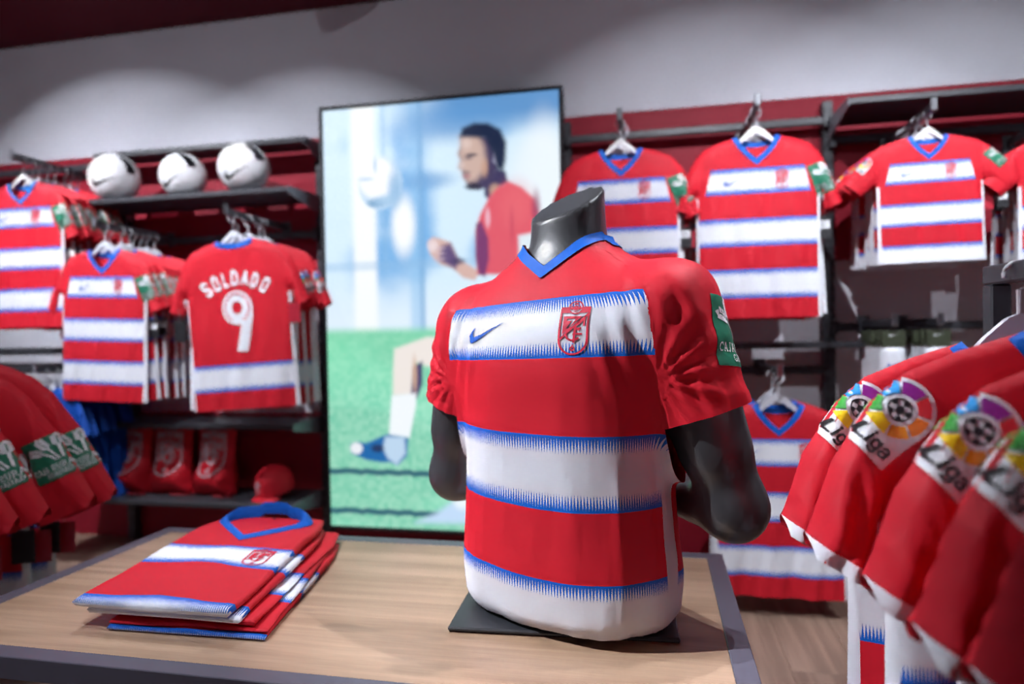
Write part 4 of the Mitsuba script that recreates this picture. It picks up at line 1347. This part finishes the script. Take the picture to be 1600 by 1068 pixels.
stack = [  # from the bottom: centre x, y, turn, width, length, thickness, cloth coordinate at the front edge
    (-0.935, 1.395, 1.0, 0.34, 0.56, 0.009, 0.046), (-0.945, 1.400, 3.0, 0.34, 0.56, 0.009, 0.12), (-0.960, 1.420, -1.0, 0.345, 0.57, 0.009, 0.10), (-0.985, 1.405, 1.0, 0.335, 0.58, 0.015, 0.0), (-1.005, 1.410, 0.0, 0.345, 0.62, 0.018, 0.016)]
zz = TZ
names5 = ['lowest', 'second from the bottom', 'middle', 'second from the top', 'topmost']
for i, (cx, cy, deg, w, l, th, y0) in enumerate(stack):
    t = thing('folded_jersey', f'folded hooped jersey, {names5[i]} of the stack on the table', 'folded jersey', 'jerseys folded in a stack on the table')
    m, uv = folded(100 + i, w, l, th, y0, i == 4)
    zz += th / 2
    Wf = T().translate([cx, cy, zz + 0.001]).rotate([0, 0, 1], deg)
    put('folded_cloth', m, 'cloth_folded', t, smooth=True, uv=uv, to_world=Wf)
    v, f = np.array(m.vertices), np.array(m.faces)
    n = vertex_normals(v, f)
    up = (n[:, 2] > 0.3)
    tmap = carrier(np.c_[v[up][:, 0] + 0.17 * v[up][:, 1], v[up][:, 1]], v[up], n[up])
    if i >= 3:
        put('crest', patch(placed(CREST, 0.105, -0.31 + 0.285, 0.105, 0), tmap, 0.008, 0.0010), 'crest_red', t, smooth=True, to_world=Wf, label='red club shield')
    if i == 4:
        # collar standing up at the neck end
        rim = []
        for a in np.linspace(0, 2 * math.pi, 41)[:-1]:
            xx, yy = 0.112 * math.sin(a), 0.085 * math.cos(a)
            if yy < 0:
                yy = -0.125 * (1 - abs(xx) / 0.112) ** 0.9 if abs(xx) < 0.112 else 0
            rim.append((xx, 0.235 + yy))
        rim = np.array(rim)
        hole = Polygon(rim)
        bands = []
        outer = np.array([(p_ - [0, 0.235]) * [1.24, 1.22 if p_[1] < 0.235 else 1.25] + [0, 0.235] for p_ in rim])
        tz = lambda q: np.nan_to_num(LinearNDInterpolator(np.c_[v[up][:, 0] + 0.17 * v[up][:, 1], v[up][:, 1]], v[up][:, 2])(q), nan=th / 2)  # noqa: E731
        back = np.clip((rim[:, 1] - 0.215) / 0.06, 0, 1)
        lift_in = 0.008 + 0.026 * back
        ring_o = np.c_[outer, tz(outer) + 0.0015 + 0.004 * back]
        ring_i = np.c_[rim, tz(rim) + lift_in]
        mid = (ring_o + ring_i) / 2
        mid[:, 2] += 0.004
        ring_d = np.c_[rim * [0.97, 1] + [0, 0], tz(rim) + 0.0012]
        v5 = np.vstack([ring_o, mid, ring_i, ring_d])
        v5[:, 0] -= 0.17 * v5[:, 1]
        k = len(rim)
        f5 = []
        for a in range(3):
            for j in range(k):
                f5.append([a * k + j, a * k + (j + 1) % k, (a + 1) * k + (j + 1) % k, (a + 1) * k + j])
        put('collar', (v5, np.array(f5)), 'cloth_blue', t, smooth=True, to_world=Wf, label='royal blue V collar')
        put('neck_label', patch(Point(0.0, 0.300).buffer(0.006), tmap, 0.004, 0.0015), 'black_print', t, to_world=Wf)
    zz += th / 2

# ------------------------------------------------------------------ the floor rails left and right
rail_j = [Jersey(201, 'rail', 0.008, 0.020, 0.036, 0.006, sleeve_fold=0.030, pleat=0.004), Jersey(207, 'rail', 0.008, 0.020, 0.036, 0.007, sleeve_fold=0.036, pleat=0.007), Jersey(219, 'rail', 0.008, 0.020, 0.038, 0.007, sleeve_fold=0.044, pleat=0.009)]
long_j = [Jersey(211, 'long', 0.009, 0.020, 0.036, 0.006, sleeve_fold=0.022), Jersey(217, 'long', 0.009, 0.020, 0.034, 0.006, sleeve_fold=0.022)]


def rail_rack(x, y0, y1, z, name):
    t = thing('garment_rail', name, 'garment rail')
    put('rail', rbox(x - 0.015, x + 0.015, y0, y1, z - 0.015, z + 0.015, 0.003), 'black_metal', t)
    for y in (y0 + 0.015, y1 - 0.015):
        put('post', rbox(x - 0.015, x + 0.015, y - 0.015, y + 0.015, 0.02, z - 0.015, 0.003), 'black_metal', t)
        put('foot', rbox(x - 0.22, x + 0.22, y - 0.02, y + 0.02, 0.0, 0.02, 0.003), 'black_metal', t)
    return t


rail_rack(0.535, 0.30, 1.22, 1.078, 'black metal floor rail with jerseys at the right picture edge')
rail_rack(-2.065, 0.70, 1.675, 1.082, 'black metal floor rail with jerseys at the left picture edge')
RL = league(-0.238, 0.638, 0.110, -52)
CUFF = [('cuff', Polygon([(-0.338, 0.480), (-0.332, 0.455), (-0.258, 0.415), (-0.262, 0.438), (-0.315, 0.468)]), 'cloth_white', 'front', 'white cuff')]
right_rail = [(1.13, 0.962, 3, -0.005), (1.050, 0.956, 2, 0.045), (0.968, 0.978, 1, 0.0), (0.898, 0.952, 2, 0.055), (0.832, 0.970, 0, 0.035), (0.766, 0.950, 2, 0.075), (0.700, 0.972, 1, 0.040), (0.615, 0.972, 0, 0.055)]
who = ['farthest back', 'second from the back', 'third from the back', 'fourth from the back', 'fifth from the back', 'sixth from the back', 'seventh from the back', 'nearest to the viewer']
for i, (yy, zn, yw, dx) in enumerate(right_rail):
    hang(rail_j[(i * 2 + i // 3) % 3], (0.535 + dx, yy, zn + 0.012), f'red jersey on the right rail, {who[i]}', f'clear hanger on the right floor rail, {who[i]}', 1.0, yw, 0, group='jerseys on the right floor rail', prints=RL + CUFF)
LB = bank(0.302, 0.488, 0.112, 24)
left_rail = [(1.605, 0.935, 27), (1.515, 0.932, 29), (1.36, 0.934, 28), (1.26, 0.930, 30), (1.16, 0.932, 28), (1.06, 0.932, 30)]
for i, (yy, zn, yw) in enumerate(left_rail):
    where = ['farthest back', 'second from the back', 'third from the back', 'fourth from the back', 'fifth from the back', 'nearest to the viewer'][i]
    hang(long_j[i % 2], (-2.065, yy, zn + 0.016), f'red jersey on the left rail, {where}', f'clear hanger on the left floor rail, {["farthest back", "second from the back", "third from the back", "fourth from the back", "fifth from the back", "nearest to the viewer"][i]}', 1.14, yw, 0, group='jerseys on the left floor rail', prints=LB,
         tags=((0.235, -0.44, -0.02, 'card_black', None), (0.262, -0.45, 0.01, 'card_red', None)))

# ------------------------------------------------------------------ footballs
def ball(pos, r, turn, label):
    t = thing('football', label, 'ball', 'footballs on the upper shelf')
    W = T().translate([float(c) for c in pos]).rotate([0, 0, 1], turn[0]).rotate([0, 1, 0], turn[1])
    s = trimesh.creation.icosphere(subdivisions=4, radius=r)
    put('shell', s, 'ball_white', t, smooth=True, to_world=W)

    def smap(q):  # q: degrees east, degrees up, seen from -y
        lon, lat = np.radians(q[:, 0]), np.radians(q[:, 1])
        n = np.c_[np.sin(lon) * np.cos(lat), -np.cos(lon) * np.cos(lat), np.sin(lat)]
        return n * r, n
    put('tick_mark', patch(affinity.translate(affinity.rotate(affinity.scale(CHECK, 70, 60, origin=(0, 0)), 4, origin=(0, 0)), -18, -20), smap, 5, 0.0006), 'ball_black', t, smooth=True, to_world=W, label='black tick mark')
    wedge = Polygon(np.vstack([arc(-42, 0, 94, 66, -4, 46), arc(-58, 0, 88, 62, 42, -2)]))
    put('black_panel', patch(affinity.translate(wedge, 0, 12), smap, 5, 0.0006), 'ball_black', t, smooth=True, to_world=W, label='curved black panel')
    seams = [arc(0, -70, 100, 84, 20, 160), arc(0, 86, 120, 84, 200, 340)]
    put('seam', patch(unary_union([LineString(q).buffer(0.5) for q in seams]), smap, 4, 0.0003), 'pale_print', t, smooth=True, to_world=W)


BZ = 1.640
for (px, py), r, yb, turn, lab in (((179, 281), 0.110, 2.68, (38, 6), 'white football at the left end of the shelf with a wide black curve'), ((286, 279), 0.102, 2.70, (20, -8), 'white football in the middle of the shelf, the smallest of the three'), ((381, 266), 0.110, 2.68, (32, -4), 'white football at the right end of the shelf nearest the screen')):
    p = at(px, py, y=yb)
    ball((p[0], yb, BZ + r), r, turn, lab)


# ------------------------------------------------------------------ bags and cap
def pillow(outline, step, depth, seed, edge=0.05, wob=0.006, low=0.0):
    b = outline.boundary
    out = []
    for s in (-1, 1):
        p, f = flat_mesh(outline, step)
        d = shapely.distance(b, shapely.points(p))
        dd = depth * (1 + low * np.exp(-((p[:, 1] - 0.075) / 0.055) ** 2)) * np.sqrt(np.clip(1 - (1 - np.clip(d / edge, 0, 1)) ** 2, 0, 1)) + wob * (meshkit.fbm(np.c_[p * 16, np.full(len(p), seed + s)], 3, seed) - 0.5) * np.clip(d / 0.02, 0, 1)
        v = np.c_[p[:, 0], s * dd, p[:, 1]]
        out.append((p, v, f if s < 0 else f[:, ::-1]))
    return out


for i, px in enumerate((205, 266, 334)):
    p = at(px, 772 + 3 * i, z=0.285)
    y = 2.72
    p = at(px, 700, y=y)
    o = Polygon([(-0.115, 0.02), (-0.155, 0.0), (-0.06, -0.002), (0.02, 0.004), (0.10, -0.002), (0.13, 0.008), (0.118, 0.05), (0.112, 0.15), (0.120, 0.30), (0.10, 0.325), (-0.09, 0.325), (-0.112, 0.30), (-0.098, 0.16)]).buffer(0.008).buffer(-0.006)
    t = thing('drawstring_bag', f'red drawstring bag with a pale shield print, {["leftmost", "middle", "rightmost"][i]} of three on the low shelf', 'bag', 'red bags on the low shelf')
    W = T().translate([float(p[0]), y, 0.287]).rotate([0, 0, 1], (-6, 3, -3)[i]).rotate([1, 0, 0], -6)
    s0, s1 = pillow(affinity.scale(o, 0.84, 1, origin=(0, 0)), 0.013, 0.032, 61 + i, 0.06, 0.020, 1.5)
    put('sack', join(trimesh.Trimesh(s0[1], s0[2], process=False), trimesh.Trimesh(s1[1], s1[2], process=False)), 'cloth_red', t, smooth=60, to_world=W)
    cm = carrier(s0[0], s0[1], vertex_normals(s0[1], s0[2]))
    put('shield_print', patch(placed(CREST, 0.005, 0.195, 0.225), cm, 0.008, 0.0030), 'pale_print', t, smooth=True, to_world=W, label='pale club shield')
    put('cord', tube([(0.10, -0.04, 0.012), (0.135, -0.06, 0.004), (0.10, -0.085, 0.003), (0.05, -0.075, 0.004)], 0.004, 6), 'cloth_maroon', t, smooth=True, to_world=W)

p = at(428, 760, z=0.287)
t = thing('cap', 'red baseball cap lying on the low shelf beside the bags', 'cap')
W = T().translate([float(at(432, 720, y=2.72)[0]), 2.72, 0.290]).rotate([0, 0, 1], -24).rotate([1, 0, 0], 12).scale(0.86)
prof = [(0.088, 0.03), (0.091, 0.05), (0.088, 0.09), (0.076, 0.125), (0.052, 0.152), (0.025, 0.164), (0.002, 0.167)]
dome = lathe(prof, 36)
dome.vertices[:, 1] *= 1.14
put('crown', dome, 'cloth_red', t, smooth=True, to_world=W)
vp = []
for a in np.linspace(-1, 1, 21):
    for r_ in np.linspace(0, 1, 6):
        ang = a * 1.25
        xx = 0.090 * math.sin(ang)
        yy = -0.102 * math.cos(ang)
        ext = 0.075 * (1 - a * a) ** 0.6 * r_
        vp.append((xx, yy - ext, 0.032 - 0.030 * r_ * (1 - a * a) - 0.016 * a * a))
g = np.arange(21 * 6).reshape(21, 6)
fq = np.stack([g[:-1, :-1].ravel(), g[1:, :-1].ravel(), g[1:, 1:].ravel(), g[:-1, 1:].ravel()], 1)
put('visor', (np.array(vp), fq), 'cloth_red', t, smooth=True, to_world=W)
put('button', trimesh.creation.icosphere(2, 0.009).apply_translation([0, 0, 0.168]), 'cloth_red', t, smooth=True, to_world=W)


def capmap(q):
    lon, hh = q[:, 0] / 0.09, q[:, 1]
    r_ = np.interp(hh, [p_[1] for p_ in prof], [p_[0] for p_ in prof])
    v_ = np.c_[r_ * np.sin(lon), -1.14 * r_ * np.cos(lon), hh]
    n_ = np.c_[np.sin(lon), -np.cos(lon), 0.4 + 0 * lon]
    return v_, n_ / np.linalg.norm(n_, axis=1, keepdims=True)


put('shield_print', patch(placed(CREST, 0.0, 0.085, 0.062), capmap, 0.006, 0.001), 'pale_print', t, smooth=True, to_world=W)
put('sticker', trimesh.creation.cylinder(0.018, 0.001).apply_transform(trimesh.transformations.rotation_matrix(0.35, [1, 0, 0])).apply_translation([0.02, -0.150, 0.020]), 'card_black', t, to_world=W)

# ------------------------------------------------------------------ sock packs
for col, (px, where) in enumerate(((1383, 'left'), (1451, 'right'))):
    p = at(px, 520, y=2.60)
    hanging_arm(float(p[0]) - 0.0, 1.012, 2.50, f'for the {where} column of sock packs')
    for i in range(5):
        yy = 2.525 + i * 0.055
        x = float(p[0]) + 0.004 * math.sin(i * 2.1)
        t = thing('sock_pack', f'white socks under a dark card, {ORDER[i]} pack of the {where} column', 'socks', f'sock packs of the {where} column')
        W = T().translate([x, yy, 0.985]).rotate([0, 0, 1], (-1) ** i * 3.0)
        put('card', rbox(-0.038, 0.038, -0.012, 0.012, -0.055, 0.0, 0.002), 'card_green', t, to_world=W)
        put('tick_mark', (lambda m: m)(patch(placed(CHECK, 0.0, -0.014, 0.034), lambda q: (np.c_[q[:, 0], np.full(len(q), -0.0125), q[:, 1]], np.tile([0, -1.0, 0], (len(q), 1))), 0.01, 0.0002)), 'white_print', t, to_world=W)
        o = Polygon([(-0.040, -0.05), (0.040, -0.05), (0.042, -0.22), (0.030, -0.27), (-0.030, -0.27), (-0.042, -0.22)])
        s0, s1 = pillow(o, 0.014, 0.018, 5 + i, 0.02, 0.004)
        put('socks', join(trimesh.Trimesh(s0[1], s0[2], process=False), trimesh.Trimesh(s1[1], s1[2], process=False)), 'cloth_white', t, smooth=60, to_world=W)
        cm = carrier(s0[0], s0[1], vertex_normals(s0[1], s0[2]))
        put('tick_print', patch(placed(CHECK, 0.0, -0.115, 0.05), cm, 0.01, 0.001), 'mark_blue', t, smooth=True, to_world=W)
        put('hook', tube([(0, 0, -0.005), (0, 0, 0.02), (0.006, 0, 0.034), (0, 0, 0.042)], 0.002, 6), 'card_black', t, to_world=W)
